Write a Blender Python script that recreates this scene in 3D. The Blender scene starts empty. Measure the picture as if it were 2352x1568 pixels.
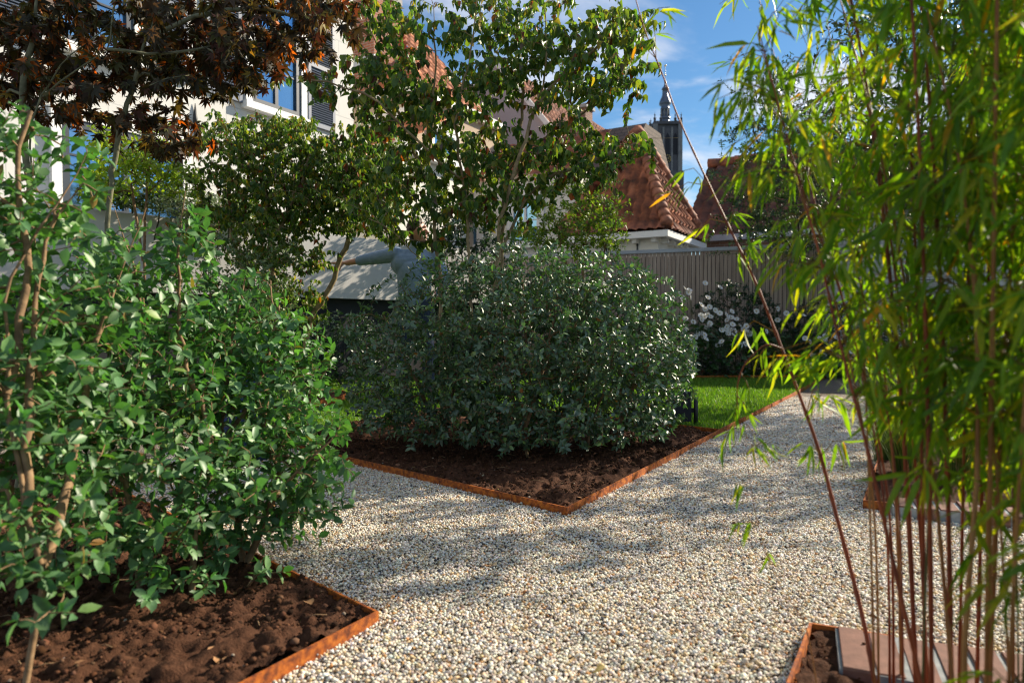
import bpy, math, random
import numpy as np
from mathutils import Vector, Matrix

rng = np.random.default_rng(7)
random.seed(7)
SC = bpy.context.scene
COL = SC.collection
R = math.radians

# ------------------------------------------------------------------ camera, sky, sun, exposure
CAM_H = 0.70
F = 1567.6                       # focal length in pixels of a 2352 px wide picture
PITCH = math.atan(37.5 / F)
cam = bpy.data.cameras.new("camera")
co = bpy.data.objects.new("camera", cam)
COL.objects.link(co)
co.location = (0, 0, CAM_H)
co.rotation_euler = (math.pi / 2 - PITCH, 0, 0)
cam.sensor_width = 36
cam.lens = 36 * F / 2352
cam.clip_start = 0.02
cam.clip_end = 3000
cam.dof.use_dof = True
cam.dof.focus_distance = 3.3
cam.dof.aperture_fstop = 3.4
SC.camera = co

SUN_EL, SUN_DIR = R(29), (0.86, 0.51)
SUN_AZ = math.atan2(SUN_DIR[0], SUN_DIR[1])          # clockwise from +Y
world = bpy.data.worlds.new("World")
SC.world = world
world.use_nodes = True
wn, wl = world.node_tree.nodes, world.node_tree.links
wn.clear()
w_out = wn.new("ShaderNodeOutputWorld")
w_bg = wn.new("ShaderNodeBackground")
w_bg.inputs["Strength"].default_value = 0.052
w_sky = wn.new("ShaderNodeTexSky")
w_sky.sky_type = 'NISHITA'
w_sky.sun_disc = False
w_sky.sun_elevation = SUN_EL
w_sky.sun_rotation = SUN_AZ
w_sky.air_density = 1.1
w_sky.dust_density = 0.25
w_sky.ozone_density = 2.2
w_hs = wn.new("ShaderNodeHueSaturation")
w_hs.inputs["Saturation"].default_value = 1.12
wl.new(w_sky.outputs[0], w_hs.inputs["Color"])
w_tc = wn.new("ShaderNodeTexCoord")
w_sep = wn.new("ShaderNodeSeparateXYZ")
wl.new(w_tc.outputs["Generated"], w_sep.inputs[0])
w_add = wn.new("ShaderNodeMath"); w_add.operation = 'ADD'; w_add.inputs[1].default_value = 0.22
wl.new(w_sep.outputs[2], w_add.inputs[0])
w_mx = wn.new("ShaderNodeMath"); w_mx.operation = 'MAXIMUM'; w_mx.inputs[1].default_value = 0.05
wl.new(w_add.outputs[0], w_mx.inputs[0])
w_cmb = wn.new("ShaderNodeCombineXYZ")
for k in (0, 1):
    d = wn.new("ShaderNodeMath"); d.operation = 'DIVIDE'
    wl.new(w_sep.outputs[k], d.inputs[0]); wl.new(w_mx.outputs[0], d.inputs[1])
    wl.new(d.outputs[0], w_cmb.inputs[k])
w_map = wn.new("ShaderNodeMapping")
w_map.inputs["Location"].default_value = (3.3, 1.15, 0)
w_map.inputs["Scale"].default_value = (1.0, 1.6, 1)
wl.new(w_cmb.outputs[0], w_map.inputs["Vector"])
w_n = wn.new("ShaderNodeTexNoise")
w_n.inputs["Scale"].default_value = 1.7
w_n.inputs["Detail"].default_value = 9
w_n.inputs["Roughness"].default_value = 0.56
w_n.inputs["Distortion"].default_value = 0.5
wl.new(w_map.outputs[0], w_n.inputs["Vector"])
w_cr = wn.new("ShaderNodeMapRange")
w_cr.interpolation_type = 'SMOOTHSTEP'
w_cr.inputs["From Min"].default_value = 0.42
w_cr.inputs["From Max"].default_value = 0.68
w_cr.inputs["To Max"].default_value = 0.8
wl.new(w_n.outputs["Fac"], w_cr.inputs["Value"])
w_mix = wn.new("ShaderNodeMix"); w_mix.data_type = 'RGBA'
w_mix.inputs["B"].default_value = (9.5, 9.6, 10.2, 1)
wl.new(w_cr.outputs["Result"], w_mix.inputs["Factor"])
w_tint = wn.new("ShaderNodeMix"); w_tint.data_type = 'RGBA'; w_tint.blend_type = 'MULTIPLY'
w_tint.inputs["Factor"].default_value = 1; w_tint.inputs["B"].default_value = (0.80, 1.06, 1.20, 1)
wl.new(w_hs.outputs[0], w_tint.inputs["A"])
wl.new(w_tint.outputs["Result"], w_mix.inputs["A"])
wl.new(w_mix.outputs["Result"], w_bg.inputs["Color"])
wl.new(w_bg.outputs[0], w_out.inputs[0])

sun = bpy.data.lights.new("sun", 'SUN')
sun.energy = 4.3
sun.angle = R(0.5)
sun.color = (1.0, 0.88, 0.70)
so = bpy.data.objects.new("sun", sun)
COL.objects.link(so)
sd = Vector((SUN_DIR[0] * math.cos(SUN_EL), SUN_DIR[1] * math.cos(SUN_EL), math.sin(SUN_EL)))
so.rotation_euler = sd.to_track_quat('Z', 'Y').to_euler()

SC.view_settings.view_transform = 'Standard'
SC.view_settings.look = 'None'
SC.view_settings.gamma = 1
SC.view_settings.use_curve_mapping = False
SC.view_settings.exposure = 1.05
SC.render.engine = 'CYCLES'
SC.cycles.use_denoising = True
SC.cycles.filter_width = 1.15
SC.cycles.max_bounces = 8
SC.cycles.diffuse_bounces = 3
SC.cycles.transmission_bounces = 6
SC.cycles.sample_clamp_indirect = 4

# ------------------------------------------------------------------ helpers
CP, SP = math.cos(PITCH), math.sin(PITCH)
def P(px, py, d):
    """world point seen at pixel (px,py) of the 2352 px picture, d metres ahead"""
    X, Y = (px - 1176) / F, -(py - 784) / F
    dy, dz = CP + Y * SP, -SP + Y * CP
    k = d / dy
    return np.array((X * k, d, CAM_H + dz * k))
def G(px, py, z=0.0):
    X, Y = (px - 1176) / F, -(py - 784) / F
    dy, dz = CP + Y * SP, -SP + Y * CP
    k = (z - CAM_H) / dz
    return np.array((X * k, dy * k, z))
def nrm(a):
    a = np.asarray(a, float)
    return a / np.maximum(np.linalg.norm(a, axis=-1, keepdims=True), 1e-9)
U3 = np.array((0.517, 0.856, 0.0))      # the direction the town and the beds run, away to the right
W3 = np.array((0.856, -0.517, 0.0))     # to the right and towards the camera
Z3 = np.array((0, 0, 1.0))

def tag(o, label=None, cat=None, group=None, kind=None):
    if label: o["label"] = label
    if cat: o["category"] = cat
    if group: o["group"] = group
    if kind: o["kind"] = kind
    return o
def thing(name, label, cat, loc=(0, 0, 0), group=None):
    o = bpy.data.objects.new(name, None)
    o.empty_display_size = 0.1
    COL.objects.link(o)
    o.location = tuple(float(c) for c in loc)
    return tag(o, label, cat, group)
def worldloc(o):
    v = np.zeros(3)
    while o is not None:
        v += np.array(o.location); o = o.parent
    return v
def mesh_np(name, V, loops, totals, mat, parent=None, col=None, uv=None, smooth=False, origin=None):
    """link ONE mesh object from world-space arrays"""
    V = np.asarray(V, np.float32)
    org = worldloc(parent) if parent is not None else (np.zeros(3) if origin is None else np.asarray(origin, float))
    me = bpy.data.meshes.new(name)
    me.vertices.add(len(V))
    me.vertices.foreach_set("co", (V - org.astype(np.float32)).ravel())
    loops = np.asarray(loops, np.int32).ravel(); totals = np.asarray(totals, np.int32).ravel()
    me.loops.add(len(loops)); me.loops.foreach_set("vertex_index", loops)
    me.polygons.add(len(totals))
    st = np.zeros(len(totals), np.int32); st[1:] = np.cumsum(totals)[:-1]
    me.polygons.foreach_set("loop_start", st)
    me.polygons.foreach_set("loop_total", totals)
    if smooth: me.polygons.foreach_set("use_smooth", np.ones(len(totals), bool))
    if uv is not None:
        l = me.uv_layers.new(name="UVMap"); l.data.foreach_set("uv", np.asarray(uv, np.float32).ravel())
    if col is not None:
        a = me.attributes.new("tint", 'FLOAT_COLOR', 'POINT')
        c = np.ones((len(V), 4), np.float32); c[:, :3] = col
        a.data.foreach_set("color", c.ravel())
    me.update(calc_edges=True)
    me.validate()
    for m in (mat if isinstance(mat, (list, tuple)) else [mat]): me.materials.append(m)
    o = bpy.data.objects.new(name, me)
    COL.objects.link(o)
    if parent is not None: o.parent = parent
    elif origin is not None: o.location = tuple(float(c) for c in origin)
    return o

class MB:
    """gathers boxes, bars, tubes and turned shapes in world space, then links them as one mesh"""
    def __init__(s): s.v, s.f, s.uv = [], [], []
    def face(s, idx, uvs): s.f.append(list(idx)); s.uv.append(uvs)
    def quad(s, a, b, c, d, uvs=None):
        n = len(s.v); pts = [np.asarray(q, float) for q in (a, b, c, d)]
        s.v += pts
        if uvs is None:
            w = np.linalg.norm(pts[1] - pts[0]); h = np.linalg.norm(pts[3] - pts[0])
            uvs = [(0, 0), (w, 0), (w, h), (0, h)]
        s.face((n, n + 1, n + 2, n + 3), uvs); return s
    def poly(s, pts, uvs=None):
        n = len(s.v); s.v += [np.asarray(q, float) for q in pts]
        s.face(range(n, n + len(pts)), uvs or [(q[0], q[2]) for q in pts]); return s
    def obox(s, o, a, b, c):
        """box from corner o along edge vectors a, b, c"""
        o, a, b, c = (np.asarray(q, float) for q in (o, a, b, c))
        if np.dot(np.cross(a, b), c) < 0: a, b = b, a
        s.quad(o, o + b, o + a + b, o + a)
        s.quad(o + c, o + c + a, o + c + a + b, o + c + b)
        s.quad(o, o + a, o + a + c, o + c)
        s.quad(o + a, o + a + b, o + a + b + c, o + a + c)
        s.quad(o + a + b, o + b, o + b + c, o + a + b + c)
        s.quad(o + b, o, o + c, o + b + c); return s
    def bar(s, p, q, r0, r1=None, k=8, caps=True):
        return s.tube([p, q], [r0, r0 if r1 is None else r1], k, caps)
    def tube(s, pts, rad, k=8, caps=True):
        pts = [np.asarray(p, float) for p in pts]; n0 = len(s.v)
        for i, p in enumerate(pts):
            d = nrm(pts[min(i + 1, len(pts) - 1)] - pts[max(i - 1, 0)])
            ref = np.array((0.31, 0.95, 0.0)) if abs(d[2]) > 0.7 else Z3
            a = nrm(np.cross(d, ref)); b = np.cross(d, a)
            for j in range(k):
                t = 2 * math.pi * j / k
                s.v.append(p + rad[i] * (math.cos(t) * a + math.sin(t) * b))
        for i in range(len(pts) - 1):
            for j in range(k):
                q0, q1 = n0 + i * k + j, n0 + i * k + (j + 1) % k
                s.face((q0, q1, q1 + k, q0 + k), [(j / k, i), ((j + 1) / k, i), ((j + 1) / k, i + 1), (j / k, i + 1)])
        if caps:
            s.face([n0 + j for j in range(k)][::-1], [(0, 0)] * k)
            e = n0 + (len(pts) - 1) * k
            s.face([e + j for j in range(k)], [(0, 0)] * k)
        return s
    def lathe(s, c, prof, k=16):
        """prof: list of (radius, z) turned about the vertical through c"""
        n0 = len(s.v)
        for r, z in prof:
            for j in range(k):
                t = 2 * math.pi * (j + 0.5) / k
                s.v.append(np.array((c[0] + r * math.cos(t), c[1] + r * math.sin(t), c[2] + z)))
        for i in range(len(prof) - 1):
            for j in range(k):
                a, b = n0 + i * k + j, n0 + i * k + (j + 1) % k
                s.face((a, b, b + k, a + k), [(0, 0)] * 4)
        s.face([n0 + j for j in range(k)][::-1], [(0, 0)] * k)
        e = n0 + (len(prof) - 1) * k
        s.face([e + j for j in range(k)], [(0, 0)] * k); return s
    def ball(s, c, rx, ry=None, rz=None, rot=None, n=10, m=8):
        ry = rx if ry is None else ry; rz = rx if rz is None else rz
        M = np.eye(3) if rot is None else np.array(rot); c = np.asarray(c, float); n0 = len(s.v)
        for i in range(1, m):
            t = math.pi * i / m
            for j in range(n):
                p = 2 * math.pi * j / n
                s.v.append(c + M @ np.array((rx * math.sin(t) * math.cos(p), ry * math.sin(t) * math.sin(p), rz * math.cos(t))))
        top, bot = len(s.v), len(s.v) + 1
        s.v += [c + M @ np.array((0, 0, rz)), c + M @ np.array((0, 0, -rz))]
        for i in range(m - 2):
            for j in range(n):
                a, b = n0 + i * n + j, n0 + i * n + (j + 1) % n
                s.face((a, a + n, b + n, b), [(0, 0)] * 4)
        for j in range(n):
            s.face((top, n0 + j, n0 + (j + 1) % n), [(0, 0)] * 3)
            e = n0 + (m - 2) * n
            s.face((bot, e + (j + 1) % n, e + j), [(0, 0)] * 3)
        return s
    def capsule(s, p, q, r0, r1, k=10):
        p, q = np.asarray(p, float), np.asarray(q, float); d = nrm(q - p)
        pts, rad = [], []
        for t in (0.05, 0.5, 0.85): pts.append(p - d * r0 * (1 - t)); rad.append(r0 * math.sqrt(max(1 - (1 - t) ** 2, 0.01)))
        pts += [p, q]; rad += [r0, r1]
        for t in (0.15, 0.5, 0.95): pts.append(q + d * r1 * t); rad.append(r1 * math.sqrt(1 - t * t))
        return s.tube(pts, rad, k)
    def build(s, name, mat, parent=None, smooth=False, origin=None):
        lo = [i for f in s.f for i in f]; to = [len(f) for f in s.f]
        uv = [c for q in s.uv for c in q]
        return mesh_np(name, np.array(s.v), lo, to, mat, parent, uv=uv, smooth=smooth, origin=origin)

# ------------------------------------------------------------------ materials
def newmat(name):
    m = bpy.data.materials.new(name); m.use_nodes = True
    nt = m.node_tree; nt.nodes.clear()
    out = nt.nodes.new("ShaderNodeOutputMaterial")
    b = nt.nodes.new("ShaderNodeBsdfPrincipled")
    nt.links.new(b.outputs[0], out.inputs[0])
    return m, nt, b, out
def rgba(c): return (c[0], c[1], c[2], 1)
def noise(nt, scale, detail=4, rough=0.55, coord="Object", vec=None):
    n = nt.nodes.new("ShaderNodeTexNoise")
    n.inputs["Scale"].default_value = scale; n.inputs["Detail"].default_value = detail; n.inputs["Roughness"].default_value = rough
    if vec is None:
        tc = nt.nodes.new("ShaderNodeTexCoord"); vec = tc.outputs[coord]
    nt.links.new(vec, n.inputs["Vector"]); return n
def ramp(nt, fac, stops):
    r = nt.nodes.new("ShaderNodeValToRGB"); e = r.color_ramp.elements
    while len(e) < len(stops): e.new(0.5)
    for k, (p, c) in enumerate(stops): e[k].position = p; e[k].color = rgba(c)
    nt.links.new(fac, r.inputs[0]); return r
def bump(nt, b, h, strength, dist):
    n = nt.nodes.new("ShaderNodeBump"); n.inputs["Strength"].default_value = strength; n.inputs["Distance"].default_value = dist
    nt.links.new(h, n.inputs["Height"]); nt.links.new(n.outputs[0], b.inputs["Normal"]); return n
def mat_noise(name, stops, scale, rough=0.8, bumps=None, detail=5, metallic=0, spec=0.4):
    m, nt, b, _ = newmat(name)
    n = noise(nt, scale, detail)
    r = ramp(nt, n.outputs["Fac"], stops)
    nt.links.new(r.outputs[0], b.inputs["Base Color"])
    b.inputs["Roughness"].default_value = rough; b.inputs["Metallic"].default_value = metallic
    b.inputs["Specular IOR Level"].default_value = spec
    if bumps:
        n2 = noise(nt, bumps[0], 6); bump(nt, b, n2.outputs["Fac"], bumps[1], bumps[2])
    return m
def mat_leaf(name, trans, rough=0.42, spec=0.5, back=(1.0, 1.0, 1.0), tcol=(1.5, 1.5, 0.6), var=0.25):
    """leaf: per-leaf tint, glossy face, light shining through"""
    m, nt, b, out = newmat(name)
    a = nt.nodes.new("ShaderNodeAttribute"); a.attribute_name = "tint"
    n = noise(nt, 90, 2)
    mr = nt.nodes.new("ShaderNodeMapRange"); mr.inputs["To Min"].default_value = 1 - var; mr.inputs["To Max"].default_value = 1 + var
    nt.links.new(n.outputs["Fac"], mr.inputs["Value"])
    vm = nt.nodes.new("ShaderNodeVectorMath"); vm.operation = 'SCALE'
    nt.links.new(a.outputs["Color"], vm.inputs[0]); nt.links.new(mr.outputs[0], vm.inputs["Scale"])
    g = nt.nodes.new("ShaderNodeNewGeometry")
    mb = nt.nodes.new("ShaderNodeMix"); mb.data_type = 'RGBA'; mb.blend_type = 'MULTIPLY'
    mb.inputs["B"].default_value = rgba(back)
    nt.links.new(g.outputs["Backfacing"], mb.inputs["Factor"]); nt.links.new(vm.outputs[0], mb.inputs["A"])
    nt.links.new(mb.outputs["Result"], b.inputs["Base Color"])
    b.inputs["Roughness"].default_value = rough; b.inputs["Specular IOR Level"].default_value = spec
    t = nt.nodes.new("ShaderNodeBsdfTranslucent")
    tm = nt.nodes.new("ShaderNodeVectorMath"); tm.operation = 'MULTIPLY'; tm.inputs[1].default_value = tcol
    nt.links.new(vm.outputs[0], tm.inputs[0]); nt.links.new(tm.outputs[0], t.inputs["Color"])
    mx = nt.nodes.new("ShaderNodeMixShader"); mx.inputs[0].default_value = trans
    nt.links.new(b.outputs[0], mx.inputs[1]); nt.links.new(t.outputs[0], mx.inputs[2]); nt.links.new(mx.outputs[0], out.inputs[0])
    return m
def mat_tint(name, rough=0.6, spec=0.4, scale=60, var=0.2):
    m, nt, b, _ = newmat(name)
    a = nt.nodes.new("ShaderNodeAttribute"); a.attribute_name = "tint"
    n = noise(nt, scale, 3)
    mr = nt.nodes.new("ShaderNodeMapRange"); mr.inputs["To Min"].default_value = 1 - var; mr.inputs["To Max"].default_value = 1 + var
    nt.links.new(n.outputs["Fac"], mr.inputs["Value"])
    vm = nt.nodes.new("ShaderNodeVectorMath"); vm.operation = 'SCALE'
    nt.links.new(a.outputs["Color"], vm.inputs[0]); nt.links.new(mr.outputs[0], vm.inputs["Scale"])
    nt.links.new(vm.outputs[0], b.inputs["Base Color"])
    b.inputs["Roughness"].default_value = rough; b.inputs["Specular IOR Level"].default_value = spec
    return m
def mat_brick(name, c1, c2, mortar, bw=0.22, bh=0.065, ms=0.012, rough=0.9, bumpd=0.004, dirt=0.25):
    m, nt, b, _ = newmat(name)
    tc = nt.nodes.new("ShaderNodeTexCoord")
    br = nt.nodes.new("ShaderNodeTexBrick")
    nt.links.new(tc.outputs["UV"], br.inputs["Vector"])
    br.inputs["Color1"].default_value = rgba(c1); br.inputs["Color2"].default_value = rgba(c2); br.inputs["Mortar"].default_value = rgba(mortar)
    br.inputs["Scale"].default_value = 1; br.inputs["Brick Width"].default_value = bw; br.inputs["Row Height"].default_value = bh
    br.inputs["Mortar Size"].default_value = ms / 2; br.inputs["Bias"].default_value = 0
    n = noise(nt, 1.3, 6)
    mr = nt.nodes.new("ShaderNodeMapRange"); mr.inputs["To Min"].default_value = 1 - dirt; mr.inputs["To Max"].default_value = 1 + dirt
    nt.links.new(n.outputs["Fac"], mr.inputs["Value"])
    vm = nt.nodes.new("ShaderNodeVectorMath"); vm.operation = 'SCALE'
    nt.links.new(br.outputs["Color"], vm.inputs[0]); nt.links.new(mr.outputs[0], vm.inputs["Scale"])
    nt.links.new(vm.outputs[0], b.inputs["Base Color"])
    b.inputs["Roughness"].default_value = rough
    iv = nt.nodes.new("ShaderNodeMath"); iv.operation = 'SUBTRACT'; iv.inputs[0].default_value = 1
    nt.links.new(br.outputs["Fac"], iv.inputs[1]); bump(nt, b, iv.outputs[0], 0.6, bumpd)
    return m
def flat(name, c, rough=0.6, metallic=0, spec=0.5, var=0.12, scale=8):
    return mat_noise(name, [(0.3, [x * (1 - var) for x in c]), (0.7, [min(x * (1 + var), 1) for x in c])], scale, rough, None, 5, metallic, spec)

M = {}
M["corten"] = mat_noise("corten_steel", [(0.30, (0.09, 0.024, 0.008)), (0.45, (0.27, 0.066, 0.012)), (0.58, (0.46, 0.125, 0.014)), (0.75, (0.56, 0.20, 0.028))], 55, 0.75, (160, 0.35, 0.002), 8)
M["soil"] = mat_noise("garden_soil", [(0.25, (0.028, 0.013, 0.007)), (0.55, (0.078, 0.034, 0.018)), (0.8, (0.14, 0.068, 0.038))], 60, 0.95, (220, 0.8, 0.006), 8, 0, 0.15)
M["bark_tan"] = mat_noise("tan_bark", [(0.3, (0.12, 0.072, 0.036)), (0.6, (0.26, 0.16, 0.08)), (0.8, (0.34, 0.23, 0.13))], 45, 0.85, (120, 0.5, 0.003))
M["bark_dark"] = mat_noise("dark_bark", [(0.3, (0.035, 0.03, 0.024)), (0.7, (0.10, 0.085, 0.06))], 40, 0.9, (90, 0.6, 0.004))
M["bark_green"] = mat_noise("green_grey_bark", [(0.3, (0.10, 0.105, 0.06)), (0.7, (0.23, 0.22, 0.13))], 30, 0.85, (80, 0.4, 0.003))
M["bark_kousa"] = mat_noise("pale_brown_bark", [(0.3, (0.17, 0.12, 0.06)), (0.7, (0.36, 0.27, 0.14))], 30, 0.85, (70, 0.4, 0.003))
M["leaf_osm"] = mat_leaf("glossy_shrub_leaf", 0.26, 0.45, 0.5, (1.1, 1.15, 1.0), (1.2, 1.8, 0.5), 0.3)
M["leaf_bush"] = mat_leaf("dark_bush_leaf", 0.20, 0.47, 1.0, (1.1, 1.15, 1.0), (1.3, 1.9, 0.5), 0.3)
M["leaf_kousa"] = mat_leaf("dogwood_leaf", 0.42, 0.42, 0.45, (1.25, 1.2, 1.1), (1.6, 1.7, 0.5), 0.3)
M["leaf_maple"] = mat_leaf("maple_leaf", 0.38, 0.5, 0.35, (1, 1, 1), (1.9, 1.2, 0.5), 0.3)
M["leaf_bamboo"] = mat_leaf("bamboo_leaf", 0.55, 0.45, 0.4, (1.05, 1.05, 1), (2.5, 2.1, 0.30), 0.2)
M["leaf_tree"] = mat_leaf("small_tree_leaf", 0.25, 0.35, 0.5, (1.2, 1.2, 1.1), (1.4, 1.6, 0.5), 0.25)
M["blade"] = mat_leaf("grass_blade", 0.4, 0.5, 0.35, (1, 1, 1), (1.5, 1.6, 0.4), 0.2)
M["petal"] = mat_leaf("white_petal", 0.3, 0.6, 0.3, (1, 1, 1), (1, 1, 1), 0.05)
M["pebble"] = mat_tint("pebble", 0.55, 0.4, 220, 0.22)
M["litter"] = mat_tint("dry_leaf", 0.7, 0.3, 80, 0.3)
M["white_render"] = mat_brick("white_block_render", (0.60, 0.59, 0.56), (0.62, 0.61, 0.58), (0.46, 0.46, 0.45), 1.1, 0.42, 0.012, 0.8, 0.002, 0.05)
M["white_plaster"] = mat_noise("white_plaster", [(0.3, (0.56, 0.54, 0.51)), (0.7, (0.64, 0.62, 0.59))], 2.5, 0.85, (60, 0.15, 0.002))
M["beige_plaster"] = flat("beige_plaster", (0.46, 0.36, 0.26), 0.9, var=0.08, scale=2)
M["mauve_plaster"] = flat("mauve_grey_plaster", (0.42, 0.38, 0.40), 0.9, var=0.08, scale=1.5)
M["cream_plaster"] = flat("cream_plaster", (0.72, 0.70, 0.63), 0.9, var=0.06, scale=2)
M["brick_red"] = mat_brick("red_brick", (0.36, 0.13, 0.07), (0.26, 0.09, 0.05), (0.36, 0.31, 0.27))
M["brick_brown"] = mat_brick("brown_brick", (0.24, 0.12, 0.08), (0.17, 0.085, 0.06), (0.30, 0.26, 0.22))
M["brick_white"] = mat_brick("white_painted_brick", (0.62, 0.62, 0.62), (0.66, 0.66, 0.65), (0.46, 0.47, 0.48), 0.22, 0.07, 0.014, 0.7, 0.006, 0.06)
M["tile_orange"] = mat_noise("orange_roof_tile", [(0.25, (0.22, 0.07, 0.035)), (0.5, (0.40, 0.14, 0.065)), (0.75, (0.52, 0.21, 0.10))], 3.5, 0.8, (30, 0.3, 0.01), 8)
M["tile_terra"] = mat_noise("terracotta_roof_tile", [(0.28, (0.06, 0.035, 0.028)), (0.45, (0.20, 0.07, 0.04)), (0.62, (0.34, 0.12, 0.06)), (0.8, (0.44, 0.18, 0.10))], 4.5, 0.8, (30, 0.3, 0.01), 8)
M["tile_brown"] = mat_noise("brown_roof_tile", [(0.28, (0.035, 0.026, 0.024)), (0.5, (0.12, 0.055, 0.042)), (0.75, (0.20, 0.09, 0.062))], 4.0, 0.8, (30, 0.3, 0.01), 8)
for _k in ("tile_orange", "tile_terra", "tile_brown"):
    _nt = M[_k].node_tree; _b = next(n for n in _nt.nodes if n.type == 'BSDF_PRINCIPLED'); _l = _b.inputs["Base Color"].links[0].from_socket
    _a = _nt.nodes.new("ShaderNodeAttribute"); _a.attribute_name = "tint"; _m = _nt.nodes.new("ShaderNodeMix"); _m.data_type = 'RGBA'; _m.blend_type = 'MULTIPLY'; _m.inputs["Factor"].default_value = 1
    _nt.links.new(_l, _m.inputs["A"]); _nt.links.new(_a.outputs["Color"], _m.inputs["B"]); _nt.links.new(_m.outputs["Result"], _b.inputs["Base Color"])
M["tile_cap"] = mat_noise("ridge_tile", [(0.28, (0.08, 0.04, 0.03)), (0.5, (0.30, 0.11, 0.06)), (0.8, (0.50, 0.22, 0.12))], 4.5, 0.75, (30, 0.3, 0.01), 8)
M["tile_grey"] = mat_brick("grey_brown_shingle", (0.15, 0.115, 0.095), (0.10, 0.08, 0.07), (0.04, 0.035, 0.03), 0.24, 0.16, 0.02, 0.9, 0.02, 0.3)
M["white_paint"] = flat("white_paint", (0.76, 0.76, 0.74), 0.5, var=0.04, scale=3)
M["grey_paint"] = flat("blue_grey_paint", (0.10, 0.125, 0.18), 0.45, var=0.08, scale=5)
M["dark_frame"] = flat("dark_frame_paint", (0.035, 0.045, 0.06), 0.4, var=0.1, scale=5)
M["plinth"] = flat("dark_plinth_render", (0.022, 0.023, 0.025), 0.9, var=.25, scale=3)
M["iron"] = flat("black_iron", (0.025, 0.027, 0.03), 0.5, 0.3, var=0.2, scale=20)
M["lead"] = flat("lead_flashing", (0.42, 0.44, 0.46), 0.55, 0.2, var=0.15, scale=6)
M["zinc"] = flat("zinc_capping", (0.36, 0.38, 0.41), 0.5, 0.3, var=0.1, scale=6)
M["stone_dark"] = mat_noise("dark_tower_stone", [(0.3, (0.055, 0.058, 0.072)), (0.7, (0.12, 0.12, 0.135))], 0.35, 0.9, None, 8)
M["stone_pale"] = mat_noise("pale_tower_stone", [(0.3, (0.13, 0.135, 0.15)), (0.7, (0.24, 0.24, 0.24))], 0.5, 0.9, None, 8)
M["slate"] = flat("blue_slate", (0.10, 0.12, 0.17), 0.35, 0.3, var=0.2, scale=0.6)
M["void"] = flat("black_and_recess_shade", (0.02, 0.022, 0.03), 0.9)  # near-black: painted recess shade on the belfry, plain black on other parts
M["gilt"] = flat("gilded_metal", (0.80, 0.62, 0.25), 0.35, 0.9, var=0.05)
M["paver"] = mat_noise("brown_paving_brick", [(0.3, (0.15, 0.075, 0.055)), (0.7, (0.26, 0.13, 0.095))], 25, 0.85, (180, 0.4, 0.002), 8)
M["mortar"] = mat_noise("grey_mortar", [(0.3, (0.20, 0.22, 0.23)), (0.7, (0.34, 0.36, 0.37))], 40, 0.9, (150, 0.4, 0.002))
M["skin"] = flat("skin", (0.55, 0.27, 0.18), 0.5, var=0.08, scale=30)
M["hair"] = mat_noise("brown_hair", [(0.3, (0.035, 0.02, 0.012)), (0.7, (0.11, 0.065, 0.04))], 90, 0.6, (200, 0.8, 0.006))
M["denim"] = flat("dark_denim", (0.03, 0.045, 0.09), 0.85, var=0.2, scale=60)
M["shoe"] = flat("brown_shoe", (0.08, 0.05, 0.03), 0.6)
M["bag"] = flat("dark_blue_cloth", (0.02, 0.04, 0.12), 0.7, var=0.25, scale=12)
def _sweater():
    m, nt, b, _ = newmat("blue_grey_knit")
    n = noise(nt, 25, 6); r = ramp(nt, n.outputs["Fac"], [(0.3, (0.21, 0.30, 0.43)), (0.7, (0.29, 0.39, 0.54))])
    nt.links.new(r.outputs[0], b.inputs["Base Color"]); b.inputs["Roughness"].default_value = 0.95
    w = nt.nodes.new("ShaderNodeTexWave"); w.inputs["Scale"].default_value = 60; w.inputs["Distortion"].default_value = 1
    tc = nt.nodes.new("ShaderNodeTexCoord"); nt.links.new(tc.outputs["Object"], w.inputs["Vector"])
    bump(nt, b, w.outputs["Fac"], 0.3, 0.004); return m
M["knit"] = _sweater()
def _stripe():
    m, nt, b, _ = newmat("striped_collar_cloth")
    w = nt.nodes.new("ShaderNodeTexWave"); w.bands_direction = 'Z'; w.inputs["Scale"].default_value = 28
    tc = nt.nodes.new("ShaderNodeTexCoord"); nt.links.new(tc.outputs["Object"], w.inputs["Vector"])
    r = ramp(nt, w.outputs["Fac"], [(0.45, (0.55, 0.62, 0.70)), (0.55, (0.16, 0.22, 0.32))])
    nt.links.new(r.outputs[0], b.inputs["Base Color"]); b.inputs["Roughness"].default_value = 0.9; return m
M["stripe"] = _stripe()
def _glass():
    m, nt, b, _ = newmat("window_glass")
    b.inputs["Base Color"].default_value = (0.16, 0.34, 0.55, 1); b.inputs["Metallic"].default_value = 0.85
    b.inputs["Roughness"].default_value = 0.03
    n = noise(nt, 1.2, 1); bump(nt, b, n.outputs["Fac"], 0.05, 0.05); return m
M["glass"] = _glass()
def _boards():
    m, nt, b, _ = newmat("weathered_fence_boards")
    tc = nt.nodes.new("ShaderNodeTexCoord"); mp = nt.nodes.new("ShaderNodeMapping"); mp.inputs["Scale"].default_value = (1, 1, 0.06)
    nt.links.new(tc.outputs["Object"], mp.inputs["Vector"])
    n = noise(nt, 26, 6, vec=mp.outputs[0]); r = ramp(nt, n.outputs["Fac"], [(0.3, (0.24, 0.18, 0.145)), (0.5, (0.37, 0.29, 0.235)), (0.72, (0.48, 0.39, 0.32))])
    nt.links.new(r.outputs[0], b.inputs["Base Color"]); b.inputs["Roughness"].default_value = 0.85; return m
M["boards"] = _boards()
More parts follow.
